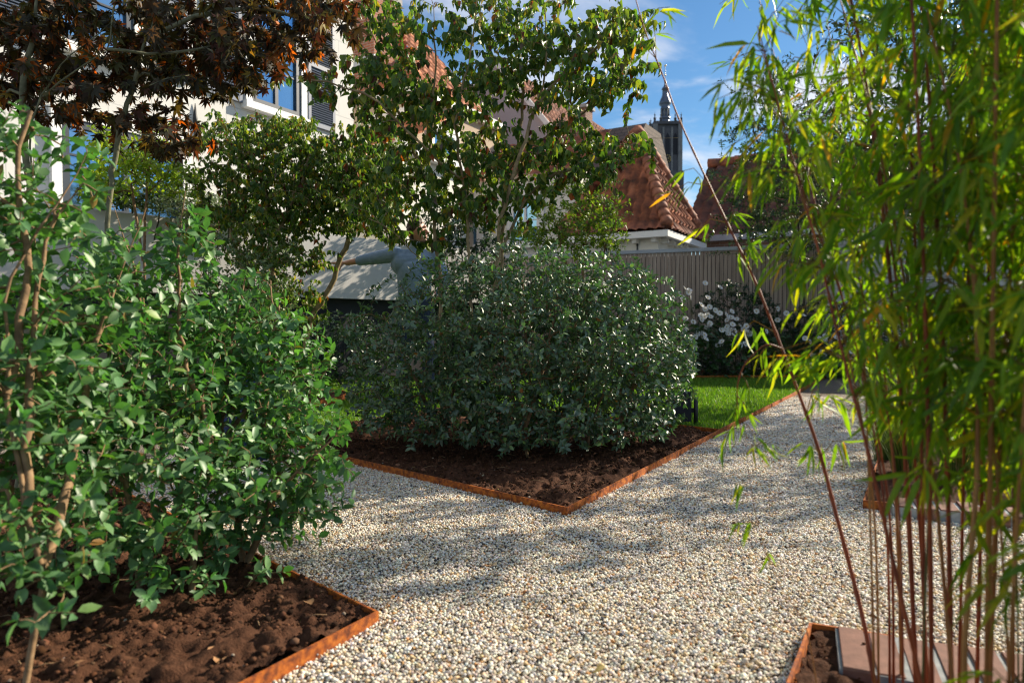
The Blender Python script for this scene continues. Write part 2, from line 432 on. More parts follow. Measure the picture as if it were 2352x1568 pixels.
def _gravel():
    m, nt, b, _ = newmat("gravel_base")
    tc = nt.nodes.new("ShaderNodeTexCoord")
    v = nt.nodes.new("ShaderNodeTexVoronoi"); v.inputs["Scale"].default_value = 125
    nt.links.new(tc.outputs["Object"], v.inputs["Vector"])
    s = nt.nodes.new("ShaderNodeSeparateColor"); nt.links.new(v.outputs["Color"], s.inputs[0])
    r = ramp(nt, s.outputs[0], [(0.0, (0.08, 0.085, 0.095)), (0.12, (0.30, 0.27, 0.23)), (0.4, (0.56, 0.48, 0.38)), (0.7, (0.60, 0.56, 0.50)), (0.92, (0.50, 0.30, 0.14))])
    nt.links.new(r.outputs[0], b.inputs["Base Color"]); b.inputs["Roughness"].default_value = 0.75
    iv = nt.nodes.new("ShaderNodeMath"); iv.operation = 'SUBTRACT'; iv.inputs[0].default_value = 0.01
    nt.links.new(v.outputs["Distance"], iv.inputs[1]); bump(nt, b, iv.outputs[0], 1.0, 0.6); return m
M["gravel"] = _gravel()
M["lawn"] = mat_noise("lawn_ground", [(0.3, (0.055, 0.115, 0.014)), (0.7, (0.11, 0.20, 0.022))], 22, 0.95, (180, 0.6, 0.01), 8, 0, 0.1)
M["earth"] = mat_noise("open_ground", [(0.3, (0.05, 0.06, 0.03)), (0.7, (0.11, 0.10, 0.07))], 1.2, 0.95, None, 8)
M["slab"] = flat("grey_paving_slab", (0.33, 0.32, 0.31), 0.85)

# ------------------------------------------------------------------ noise on arrays, polygons
def vnoise(x, y, seed=0):
    xi, yi = np.floor(x).astype(np.int64), np.floor(y).astype(np.int64)
    fx, fy = x - xi, y - yi
    fx, fy = fx * fx * (3 - 2 * fx), fy * fy * (3 - 2 * fy)
    def h(a, b):
        n = (a * 374761393 + b * 668265263 + seed * 974711) & 0x7fffffff
        n = ((n ^ (n >> 13)) * 1274126177) & 0x7fffffff
        return ((n ^ (n >> 16)) & 0xffff) / 65535.0
    return (h(xi, yi) * (1 - fx) + h(xi + 1, yi) * fx) * (1 - fy) + (h(xi, yi + 1) * (1 - fx) + h(xi + 1, yi + 1) * fx) * fy
def fbm(x, y, octv=5, seed=0):
    s, a = 0, 1
    for k in range(octv): s = s + a * (vnoise(x * 2 ** k, y * 2 ** k, seed + k) - 0.5); a *= 0.55
    return s
def inside(poly, x, y):
    r = np.zeros(np.shape(x), bool); n = len(poly)
    for i in range(n):
        x0, y0 = poly[i][:2]; x1, y1 = poly[(i + 1) % n][:2]
        if y0 == y1: continue
        c = ((y0 > y) != (y1 > y)) & (x < (x1 - x0) * (y - y0) / (y1 - y0) + x0)
        r ^= c
    return r
def grid_sheet(name, poly, step, zf, mat, kind="structure"):
    """a relief sheet over a polygon"""
    pl = np.array(poly)[:, :2]; lo, hi = pl.min(0), pl.max(0)
    nx, ny = int((hi[0] - lo[0]) / step) + 2, int((hi[1] - lo[1]) / step) + 2
    X, Y = np.meshgrid(lo[0] + np.arange(nx) * step, lo[1] + np.arange(ny) * step)
    Zv = zf(X, Y); V = np.stack([X, Y, Zv], -1).reshape(-1, 3)
    I = np.arange(nx * ny).reshape(ny, nx)
    Q = np.stack([I[:-1, :-1], I[:-1, 1:], I[1:, 1:], I[1:, :-1]], -1).reshape(-1, 4)
    c = V[Q].mean(1); Q = Q[inside(poly, c[:, 0], c[:, 1])]
    used, inv = np.unique(Q, return_inverse=True)
    o = mesh_np(name, V[used], inv.reshape(-1), np.full(len(Q), 4), mat, smooth=True)
    o["kind"] = kind; return o

# ------------------------------------------------------------------ plant tools
def leaf_template(st, fold=0.16, arch=0.25, curl=0.0):
    """st: (position along, half width); a leaf folded on its midrib and arched down to its tip"""
    V, Fc = [(0, 0, 0)], []
    def zc(t): return -arch * t * t
    for t, w in st: V += [(-w, t, zc(t) + fold * w * 2 - curl * w), (0, t, zc(t)), (w, t, zc(t) + fold * w * 2 - curl * w)]
    V.append((0, 1, zc(1)))
    Fc += [(0, 2, 1), (0, 3, 2)]
    for k in range(len(st) - 1):
        a = 1 + 3 * k
        Fc += [(a, a + 1, a + 4, a + 3), (a + 1, a + 2, a + 5, a + 4)]
    a, e = 1 + 3 * (len(st) - 1), len(V) - 1
    Fc += [(a, a + 1, e), (a + 1, a + 2, e)]
    return np.array(V, float), Fc
T_OSM = leaf_template([(0.28, 0.20), (0.62, 0.20)], 0.22, 0.18)
T_KOUSA = leaf_template([(0.2, 0.24), (0.5, 0.30), (0.8, 0.14)], 0.30, 0.35)
T_BAMBOO = leaf_template([(0.2, 0.052), (0.6, 0.045)], 0.2, 0.22)
T_SMALL = (np.array([(0, 0, 0), (-0.22, 0.5, 0.06), (0.22, 0.5, 0.06), (0, 1, -0.1)], float), [(0, 2, 3, 1)])
T_PETAL = leaf_template([(0.4, 0.30), (0.8, 0.28)], 0.1, -0.12)
def _maple():
    V, Fc = [(0, 0, 0)], []
    for ang, ln in ((-118, 0.42), (-78, 0.72), (-38, 0.95), (0, 1.05), (38, 0.95), (78, 0.72), (118, 0.42)):
        a = R(ang); d = np.array((math.sin(a), math.cos(a))); s = np.array((d[1], -d[0])); n = len(V); w = 0.13 * ln + 0.02
        for q, z in ((d * ln * 0.45 - s * w, 0.02), (d * ln, -0.16 * ln), (d * ln * 0.45 + s * w, 0.02)): V.append((q[0], q[1], z))
        Fc.append((0, n, n + 1, n + 2))
    return np.array(V, float), Fc
T_MAPLE = _maple()
def leaves(name, T, pos, ax, up, size, col, mat, parent, wid=None, zs=None, twigs=None, tcol=(.16, .13, .04)):
    tv, tf = T; n, k = len(pos), len(tv)
    pos, ax, up = np.asarray(pos, float), nrm(ax), np.asarray(up, float)
    X = np.cross(ax, up); bad = np.linalg.norm(X, axis=1) < 1e-3; X[bad] = (1, 0, 0)
    X = nrm(X); Zv = np.cross(X, ax)
    size = np.asarray(size, float).reshape(-1, 1, 1)
    wid = np.ones(n) if wid is None else wid; zs = rng.uniform(0.5, 1.6, n) if zs is None else zs
    V = pos[:, None] + size * (tv[None, :, 0:1] * (wid[:, None, None] * X[:, None]) + tv[None, :, 1:2] * ax[:, None] + tv[None, :, 2:3] * (zs[:, None, None] * Zv[:, None]))
    lo = np.array([i for f in tf for i in f]); to = np.array([len(f) for f in tf])
    L = (lo[None] + (np.arange(n) * k)[:, None]).ravel()
    V, tot, cl = V.reshape(-1, 3), np.tile(to, n), np.repeat(col, k, 0)
    if twigs is not None and twigs.v:
        L = np.concatenate([L, np.array([i for f in twigs.f for i in f]) + len(V)]); tot = np.concatenate([tot, [len(f) for f in twigs.f]])
        V = np.concatenate([V, np.array(twigs.v)]); cl = np.concatenate([cl, np.tile(tcol, (len(twigs.v), 1))])
    return mesh_np(name, V, L, tot, mat, parent, col=cl, smooth=True)
def pick(pal, n, jit=0.25):
    c = np.array([p[:3] for p in pal], float); w = np.array([p[3] for p in pal], float)
    o = c[rng.choice(len(pal), n, p=w / w.sum())]
    return o * rng.uniform(1 - jit, 1 + jit, (n, 1)) * rng.uniform(0.93, 1.07, (n, 3))
class Grow:
    """stems given as polylines, then twigs grown to every tip from the nearest wood"""
    def __init__(s): s.p, s.par, s.ch = [], [], []
    def stem(s, pts, seg=0.06, attach=-1, jit=0.25):
        pts = [np.asarray(q, float) for q in pts]; chain = [] if attach < 0 else [attach]
        prev = attach
        for i in range(len(pts) - 1):
            n = max(1, int(np.linalg.norm(pts[i + 1] - pts[i]) / seg))
            for j in range(0 if (i == 0 and attach < 0) else 1, n + 1):
                if i > 0 and j == 0: continue
                # smooth corner: Catmull-Rom
                p0 = pts[max(i - 1, 0)]; p1 = pts[i]; p2 = pts[i + 1]; p3 = pts[min(i + 2, len(pts) - 1)]; t = j / n
                q = 0.5 * (2 * p1 + (p2 - p0) * t + (2 * p0 - 5 * p1 + 4 * p2 - p3) * t * t + (3 * p1 - p0 - 3 * p2 + p3) * t ** 3)
                s.p.append(q + rng.normal(0, seg * jit * 0.25, 3)); s.par.append(prev); prev = len(s.p) - 1; chain.append(prev)
        s.ch.append(chain); return chain
    def nearest(s, q): return int(np.argmin(np.linalg.norm(np.array(s.p) - q, axis=1)))
    def tips(s, T, seg=0.05, bend=0.18, upk=0.6, rise=0.15, minz=None, reach=9):
        T = np.asarray(T, float); A = np.array(s.p)
        d0 = np.min(np.linalg.norm(T[:, None] - A[None, ::3], axis=2), axis=1) if len(A) else np.zeros(len(T))
        buf = np.zeros((len(A) + len(T) * 40, 3)); buf[:len(A)] = A; n = len(A); out = []
        for q in T[np.argsort(d0)]:
            D = buf[:n] - q
            c = np.sqrt((D * D).sum(1)) + upk * np.maximum(D[:, 2], 0)
            j = int(np.argmin(c)); a = buf[j].copy(); L = float(np.linalg.norm(q - a))
            if L > reach: continue
            k = min(max(2, int(L / seg)), 36); off = rng.normal(0, 1, 3) * bend * L * 0.5; off[2] += rise * L
            chain = [j]; pv = j
            for i in range(1, k + 1):
                t = i / k; x = a + (q - a) * t + off * math.sin(math.pi * t) * (1 - 0.4 * t)
                buf[n] = x; s.p.append(x); s.par.append(pv); pv = n; n += 1; chain.append(pv)
            s.ch.append(chain); out.append(chain)
        return out
    def wood(s, name, mat, parent, rtip=0.0012, power=2.3, rmax=0.05, k=5, stem_r=None, growth=0.0):
        n = len(s.p); par = s.par
        acc = np.zeros(n)
        for i in range(n - 1, -1, -1):
            v = acc[i] if acc[i] > 0 else rtip ** power
            acc[i] = v
            if par[i] >= 0: acc[par[i]] += v
        r = np.minimum(acc ** (1 / power), rmax)
        mb = MB()
        for c in s.ch:
            if len(c) < 2: continue
            pts = [s.p[i] for i in c]; rad = [r[i] for i in c]; rad[0] = min(rad[0], rad[1] * 1.15)
            mb.tube(pts, rad, 8 if max(rad) > 0.008 else k, caps=False)
        s.r = r
        return mb.build(name, mat, parent, smooth=True)
def pairs_on(g, chains, length, step, lsz, spread=0.9, droop=0.0, opposite=True, terminal=True, szj=0.3, upb=0.85):
    """leaf positions, axes and facing normals in opposite pairs along the last stretch of each twig"""
    Pp, A, N, S = [], [], [], []
    for c in chains:
        q = np.array([g.p[i] for i in c]); ph = rng.uniform(0, 6.28); d = 0.0; i = len(q) - 1; cur = q[-1]; kk = 0
        L = min(length * rng.uniform(0.6, 1.3), float(np.linalg.norm(np.diff(q, axis=0), axis=1).sum()))
        if terminal:
            dr = nrm(q[-1] - q[-2]); Pp.append(q[-1]); A.append(dr + rng.normal(0, .25, 3)); N.append(np.array((0, 0, 1.0)) + rng.normal(0, .4, 3)); S.append(lsz * rng.uniform(.5, .9))
        while d < L and i > 0:
            a, b = q[i], q[i - 1]; sl = np.linalg.norm(b - a) + 1e-9
            dr = (a - b) / sl; pt = a
            e1 = nrm(np.cross(dr, (0.3, 0.2, 0.9))); e2 = np.cross(dr, e1)
            for sgn in ((1, -1) if opposite else (1,)):
                rad = sgn * (math.cos(ph) * e1 + math.sin(ph) * e2)
                ax = dr * (1 - spread * 0.55) + rad * spread + np.array((0, 0, -droop)) + rng.normal(0, .16, 3)
                nn = dr * 0.8 - rad * 0.15 + np.array((0, 0, upb)) + rng.normal(0, .25, 3)
                Pp.append(pt + rng.normal(0, 0.002, 3)); A.append(ax); N.append(nn); S.append(lsz * rng.uniform(1 - szj, 1 + szj))
            ph += 1.57 + rng.normal(0, .3); kk += 1
            adv = step * rng.uniform(.7, 1.3)
            while adv > 0 and i > 0:
                sl = np.linalg.norm(q[i - 1] - q[i])
                if sl <= adv: adv -= sl; d += sl; i -= 1
                else:
                    q[i] = q[i] + (q[i - 1] - q[i]) * adv / sl; d += adv; adv = 0
    return np.array(Pp), np.array(A), np.array(N), np.array(S)
def in_ell(ells, n, shell=0.0, zmin=None):
    """points in a union of ellipsoids (centre px,py,d ; radii m)"""
    vol = np.array([e[3] * e[4] * e[5] for e in ells]); k = rng.choice(len(ells), n, p=vol / vol.sum())
    d = nrm(rng.normal(0, 1, (n, 3))); rr = (shell ** 3 + (1 - shell ** 3) * rng.random(n)) ** (1 / 3)
    C = np.array([P(*e[:3]) for e in ells]); Rr = np.array([e[3:6] for e in ells])
    q = C[k] + d * rr[:, None] * Rr[k]
    if zmin is not None: q = q[q[:, 2] > zmin]
    return q
def in_px(cl, n, dep):
    """points in flattened clusters given in picture units: (px,py,rx,ry,rd[,weight]) about depth dep"""
    w = np.array([c[2] * c[3] * (c[5] if len(c) > 5 else 1) for c in cl], float); k = rng.choice(len(cl), n, p=w / w.sum())
    out = []
    for i in k:
        c = cl[i]; d = np.clip(rng.normal(0, .62, 3), -1.5, 1.5)
        out.append(P(c[0] + d[0] * c[2], c[1] + d[1] * c[3], dep + d[2] * c[4]))
    return np.array(out)

# ------------------------------------------------------------------ ground plan
pK = nrm(np.array((-0.735, 0.68, 0)))                 # the other run of the beds, away to the left
K = G(1302, 1184)                                     # front corner of the corner bed
KR = K + U3 * 2.20
KL = K + pK * 2.35
BED_C = [K, KR, KR + pK * 2.35, KL]
LC = G(866, 1432)                                     # corner of the near bed
BED_L = [LC, LC - U3 * 1.6, LC - U3 * 1.6 + pK * 3.2, LC + pK * 3.2]
NB = G(1862, 1464); FB = G(1984, 1168)                # corners of the two right-hand beds
wb = nrm(np.array((0.92, -0.39, 0)))
BED_N = [NB, NB + wb * 2.2, NB + wb * 2.2 - U3 * 1.5, NB - U3 * 1.5]
BED_F = [FB, FB + wb * 3.0, FB + wb * 3.0 + U3 * 6.2, FB + U3 * 6.2]
LE = KR + U3 * 5.6                                    # far end of the lawn edge
BED_B = [LE, LE + W3 * 7, LE + W3 * 7 + U3 * 2.3, LE + U3 * 2.3]    # behind the end of the path
BACK0 = G(1600, 872)
LAWN = [KR, LE, BACK0 + np.array((-0.2, 0.25, 0)), (-4.0, 9.0, 0), (-4.3, 6.6, 0), KL + np.array((-1.0, 0.9, 0)), KL, KR + pK * 2.35]
RB = G(748, 925); 

e = 3000
MB().quad((-e, -200, -0.03), (e, -200, -0.03), (e, 2 * e, -0.03), (-e, 2 * e, -0.03)).build("ground", M["earth"])["kind"] = "structure"
MB().quad((-6, -2, -0.004), (7, -2, -0.004), (7, 10.2, -0.004), (-6, 10.2, -0.004)).build("gravel_path", M["gravel"])["kind"] = "structure"

def soil_h(seed, base, edge=None):
    def f(X, Y):
        h = base + 0.014 + 0.020 * fbm(X * 2.3, Y * 2.3, 3, seed) + 0.028 * fbm(X * 15, Y * 15, 4, seed + 9)
        c = fbm(X * 45, Y * 45, 3, seed + 20)
        return np.maximum(h + 0.021 * np.clip(c, -0.3, 1), 0.0015 + 0.006 * (c + 0.6))
    return f
SOIL_L, SOIL_C, SOIL_R, SOIL_B = soil_h(3, 0.004), soil_h(11, 0.006), soil_h(17, 0.0), soil_h(23, 0.02)
def shrink(poly, d):
    c = np.mean(np.array(poly), 0); return [np.asarray(q) + nrm(c - np.asarray(q)) * d for q in poly]
grid_sheet("garden_bed_soil", shrink(BED_L, 0.01), 0.008, SOIL_L, M["soil"])
grid_sheet("garden_bed_soil", shrink(BED_C, 0.01), 0.010, SOIL_C, M["soil"])
grid_sheet("garden_bed_soil", shrink(BED_N, 0.01), 0.014, SOIL_R, M["soil"])
grid_sheet("garden_bed_soil", shrink(BED_F, 0.01), 0.03, SOIL_R, M["soil"])
BACKBED = [LE + np.array((-.05, .06, 0)), BACK0 + np.array((-.3, .3, 0)), (-4.0, 9.06, 0), (-4.0, 11.4, 0), (12, 11.0, 0), (12, 8.6, 0)]
grid_sheet("border_soil", BACKBED, 0.06, SOIL_B, M["soil"])
lawn_h = lambda X, Y: 0.012 + 0.02 * fbm(X * 1.2, Y * 1.2, 3, 40)
grid_sheet("lawn", LAWN, 0.05, lawn_h, M["lawn"])
# a paved terrace strip behind the lawn, in front of the white wall
MB().quad((-9, 6.3, 0.006), (-3.2, 9.0, 0.006), (-2.0, 11.5, 0.006), (-9, 11.5, 0.006)).build("terrace_paving", M["slab"])["kind"] = "structure"

# ------------------------------------------------------------------ gravel pebbles (nobody could count them)
def pebbles():
    t = (1 + 5 ** 0.5) / 2
    iv = nrm(np.array([(-1, t, 0), (1, t, 0), (-1, -t, 0), (1, -t, 0), (0, -1, t), (0, 1, t), (0, -1, -t), (0, 1, -t), (t, 0, -1), (t, 0, 1), (-t, 0, -1), (-t, 0, 1)], float))
    fc = np.array([(0, 11, 5), (0, 5, 1), (0, 1, 7), (0, 7, 10), (0, 10, 11), (1, 5, 9), (5, 11, 4), (11, 10, 2), (10, 7, 6), (7, 1, 8), (3, 9, 4), (3, 4, 2), (3, 2, 6), (3, 6, 8), (3, 8, 9), (4, 9, 5), (2, 4, 11), (6, 2, 10), (8, 6, 7), (9, 8, 1)])
    pts = []
    for y0, y1, s in ((1.05, 3.4, 0.0068), (3.4, 4.6, 0.0082), (4.6, 6.6, 0.0105)):
        x1 = 0.80 * y1 + 0.25
        X, Y = np.meshgrid(np.arange(-x1, x1, s), np.arange(y0, y1, s))
        X = X + rng.uniform(-.5, .5, X.shape) * s; Y = Y + rng.uniform(-.5, .5, X.shape) * s
        k = np.abs(X) < 0.80 * Y + 0.2
        X, Y = X[k], Y[k]
        for poly in (BED_L, BED_C, BED_N, BED_F, LAWN): 
            k = ~inside(poly, X, Y); X, Y = X[k], Y[k]
        # the left-hand ground hidden behind the near bed, and beyond the beds on the right, needs none
        k = (X > -1.9) & ((X - K[0]) * W3[0] + (Y - K[1]) * W3[1] < 2.6); X, Y = X[k], Y[k]
        pts.append(np.stack([X, Y, np.full(len(X), s)], 1))
    p = np.concatenate(pts); n = len(p)
    r = p[:, 2] * 0.60 * np.exp(rng.normal(0, 0.22, n)); big = rng.random(n) < 0.03; r[big] *= 1.45
    th = rng.uniform(0, 6.28, n); tx, ty = rng.normal(0, .35, n), rng.normal(0, .35, n)
    ax = np.stack([np.cos(th), np.sin(th), tx], 1); ax = nrm(ax)
    up = nrm(np.stack([rng.normal(0, .3, n), rng.normal(0, .3, n), np.ones(n)], 1))
    X = nrm(np.cross(ax, up)); Zv = np.cross(X, ax)
    a, b, c = r, r * rng.uniform(.62, .9, n), r * rng.uniform(.45, .75, n)
    z = rng.normal(0.0012, 0.0022, n) + 0.005 * fbm(p[:, 0] * 5, p[:, 1] * 5, 2, 5)
    C = np.stack([p[:, 0], p[:, 1], z], 1)
    V = C[:, None] + iv[None, :, 0:1] * (b[:, None] * X)[:, None] + iv[None, :, 1:2] * (a[:, None] * ax)[:, None] + iv[None, :, 2:3] * (c[:, None] * Zv)[:, None]
    L = (fc.ravel()[None] + (np.arange(n) * 12)[:, None]).ravel()
    pal = [(.86, .74, .59, 48), (.80, .77, .71, 26), (.68, .49, .27, 14), (.36, .35, .34, 6), (.075, .08, .10, 4), (.52, .25, .08, 3), (.50, .41, .33, 9)]
    col = np.minimum(pick(pal, n, .18), .88)
    o = mesh_np("gravel", V.reshape(-1, 3), L, np.full(n * 20, 3), M["pebble"], col=np.repeat(col, 12, 0), smooth=True)
    tag(o, "pale cream and grey pea gravel covering the garden path", "gravel", kind="stuff")
pebbles()

# ------------------------------------------------------------------ lawn blades
def blades(name, poly, n, h, hmax, label):
    pl = np.array([q[:2] for q in poly]); lo, hi = pl.min(0), pl.max(0)
    x, y = rng.uniform(lo[0], hi[0], n), rng.uniform(lo[1], hi[1], n)
    k = inside(poly, x, y); x, y = x[k], y[k]; n = len(x); z = h(x, y)
    a = rng.uniform(0, 6.28, n); ln = rng.uniform(.5, 1, n) * hmax; b = rng.uniform(0, .7, n)
    D = np.stack([np.cos(a), np.sin(a)], 1); w = 0.0022 * (1 + y / 8)
    base = np.stack([x, y, z], 1); S = np.stack([-D[:, 1] * w, D[:, 0] * w, np.zeros(n)], 1)
    tip = base + np.stack([D[:, 0] * ln * b, D[:, 1] * ln * b, ln], 1)
    V = np.stack([base - S, base + S, tip], 1).reshape(-1, 3)
    col = pick([(.10, .22, .022, 5), (.14, .27, .025, 4), (.19, .27, .05, 2), (.075, .16, .02, 3)], n, .25)
    o = mesh_np(name, V, np.arange(3 * n), np.full(n, 3), M["blade"], col=np.repeat(col, 3, 0))
    tag(o, label, "grass", kind="stuff")
blades("grass", LAWN, 190000, lawn_h, 0.036, "short mown green lawn grass beyond the corner bed")

# ------------------------------------------------------------------ steel edging
def strip(mb, pts, top, t=0.006, bottom=-0.12):
    pts = [np.asarray(q, float)[:2] for q in pts]
    n = len(pts); off = []
    for i in range(n):
        d0 = pts[i] - pts[i - 1] if i > 0 else pts[1] - pts[0]
        d1 = pts[i + 1] - pts[i] if i < n - 1 else d0
        a, b = d0 / np.linalg.norm(d0), d1 / np.linalg.norm(d1)
        m = np.array((-(a + b)[1], (a + b)[0])); m /= np.linalg.norm(m)
        off.append(m * t / 2 / max(0.3, np.dot(m, np.array((-a[1], a[0])))))
    rows = []
    for q, o in zip(pts, off):
        rows.append([np.append(q - o, bottom), np.append(q - o, top), np.append(q + o, top), np.append(q + o, bottom)])
    for r, s in zip(rows[:-1], rows[1:]):
        for j in range(3): mb.quad(r[j], s[j], s[j + 1], r[j + 1])
    for r in (rows[0], rows[-1]): mb.quad(*r)
    return mb
def edging(pts, top, label, t=0.006):
    o = strip(MB(), pts, top, t).build("steel_edging", M["corten"], origin=(pts[0][0], pts[0][1], 0))
    return tag(o, label, "edging", "rusted steel edgings")
edging([KL, K, KR, KR + pK * 2.35], 0.032, "rust-brown steel edging that meets in a sharp corner in front of the round bush")
edging([LC + pK * 3.2, LC, LC - U3 * 1.6], 0.030, "bright orange rusted steel edging round the bed of the near left-hand shrubs")
edging([KR + U3 * 0.01, KR + U3 * 2.4 + W3 * 0.02, LE], 0.034, "long rusted steel edging between the lawn and the gravel path")
edging([LE - U3 * 0.6 - W3 * 0.25, BACK0, BACK0 + np.array((-2.6, 0.35, 0))], 0.055, "dark rusted steel edging at the far end of the lawn")
edging([NB + wb * 0.16, NB, NB - U3 * 1.5], 0.034, "dark thin steel edging beside the bamboo bed")
edging([FB + wb * 0.1, FB, FB + U3 * 6.2], 0.034, "dark steel edging along the bed of tasselled grasses")
cc = G(700, 925)
edging([cc + np.array((0.34 * math.cos(a), 0.62 * math.sin(a), 0)) for a in np.linspace(-2.6, 1.6, 24)], 0.07, "curved rusted steel edging round a small bed in the lawn")
grid_sheet("round_bed_soil", [cc + np.array((0.335 * math.cos(a), 0.61 * math.sin(a), 0)) for a in np.linspace(0, 6.28, 30)], 0.03, soil_h(31, 0.045), M["soil"])

# ------------------------------------------------------------------ brick edgings on the right
def brick_row(o, n, bw, bd, label, top):
    t = thing("brick_edging", label, "brick edging", o, "brick edgings along the side path")
    nn = np.array((-wb[1], wb[0], 0)); nn = -nn
    L = n * bw
    MB().obox(o + np.array((0, 0, -0.1)), wb * L, nn * (bd - 0.006), Z3 * (0.1 + top - 0.004)).build("mortar", M["mortar"], t)
    for i in range(n):
        b0 = o + wb * (i * bw + 0.0055) - nn * 0.004
        a, c, hh = wb * (bw - 0.011), nn * (bd + rng.normal(0, .002)), top + rng.normal(0, .0015)
        mb = MB(); z0 = np.array((0, 0, -0.08)); ch = 0.004
        lo4 = [b0 + z0, b0 + a + z0, b0 + a + c + z0, b0 + c + z0]
        up4 = [q + Z3 * (hh + 0.08 - ch) for q in lo4]; ct = np.mean(up4, 0)
        tp4 = [q + nrm(ct - q) * ch * 1.4 + Z3 * ch for q in up4]
        for r0, r1 in ((lo4, up4), (up4, tp4)):
            for j in range(4): mb.quad(r0[j], r0[(j + 1) % 4], r1[(j + 1) % 4], r1[j])
        mb.quad(*tp4); mb.build("brick", M["paver"], t)
brick_row(G(1918, 1474) , 24, 0.060, 0.20, "brown brick edging with grey joints beside the bamboo", 0.036)
brick_row(G(2040, 1166), 20, 0.072, 0.15, "brown brick edging in front of the tasselled grasses", 0.045)

# ------------------------------------------------------------------ small litter on the soil
def stone_at(p, r, col, name, label, cat):
    mb = MB(); mb.ball(p + np.array((0, 0, r * .4)), r, r * .8, r * .55, np.array(Matrix.Rotation(rng.uniform(0, 3), 3, 'Z')), 9, 7)
    o = mb.build(name, flat(name, col, 0.8), smooth=True, origin=p); tag(o, label, cat)
for px, py, a, lab in ((470, 1512, .5, "tan curled dry leaf lying on the soil, nearest the shrub stem"), (500, 1533, 1.7, "orange dry leaf lying on the soil by the left-hand shrubs"), (1315, 1148, .2, "pale dry leaf lying on soil near the sharp bed corner"), (715, 1395, 2.2, "pale yellow dry leaf on the soil in the left-hand bed")):
    q = G(px, py, 0.02)
    o = leaves("fallen_leaf", T_KOUSA, [q + np.array((0, 0, 0.008))], [(math.cos(a), math.sin(a), 0.1)], [(0, 0, 1.)], [0.045], np.array([(.42, .22, .10)]), M["litter"], None)
    tag(o, lab, "fallen leaf", "dry leaves on the soil")
def clods():
    t = (1 + 5 ** 0.5) / 2
    iv = nrm(np.array([(-1, t, 0), (1, t, 0), (-1, -t, 0), (1, -t, 0), (0, -1, t), (0, 1, t), (0, -1, -t), (0, 1, -t), (t, 0, -1), (t, 0, 1), (-t, 0, -1), (-t, 0, 1)], float))
    fc = np.array([(0, 11, 5), (0, 5, 1), (0, 1, 7), (0, 7, 10), (0, 10, 11), (1, 5, 9), (5, 11, 4), (11, 10, 2), (10, 7, 6), (7, 1, 8), (3, 9, 4), (3, 4, 2), (3, 2, 6), (3, 6, 8), (3, 8, 9), (4, 9, 5), (2, 4, 11), (6, 2, 10), (8, 6, 7), (9, 8, 1)])
    Pp = []
    for poly, hf, n in ((BED_L, SOIL_L, 60000), (BED_C, SOIL_C, 60000), (BED_N, SOIL_R, 4000)):
        pl = np.array([q[:2] for q in poly]); lo, hi = pl.min(0), pl.max(0); x, y = rng.uniform(lo[0], hi[0], n), rng.uniform(lo[1], hi[1], n)
        k = inside(shrink(poly, .03), x, y) & (y > .85) & (fbm(x * 6, y * 6, 3, 77) > -.25); x, y = x[k], y[k]; Pp.append(np.stack([x, y, hf(x, y)], 1))
    p = np.concatenate(Pp); n = len(p); r = .0033 * np.exp(rng.normal(0, .55, n)); r = np.minimum(r, .013)
    p[:, 2] += r * .35
    V = p[:, None] + iv[None] * r[:, None, None] * rng.uniform(.65, 1.2, (n, 12, 1)) * np.array((1, 1, .75))
    L = (fc.ravel()[None] + (np.arange(n) * 12)[:, None]).ravel()
    col = pick([(.062, .028, .014, 6), (.11, .050, .027, 4), (.16, .085, .05, 1.2), (.03, .016, .01, 3), (.30, .25, .19, .10)], n, .3)
    o = mesh_np("soil_crumbs", V.reshape(-1, 3), L, np.full(n * 20, 3), M["crumb"], col=np.repeat(col, 12, 0))
    tag(o, "crumbled brown soil lumps scattered over the beds", "soil", kind="stuff")
M["crumb"] = mat_tint("soil_crumb", .95, .1, 150, .3)
clods()

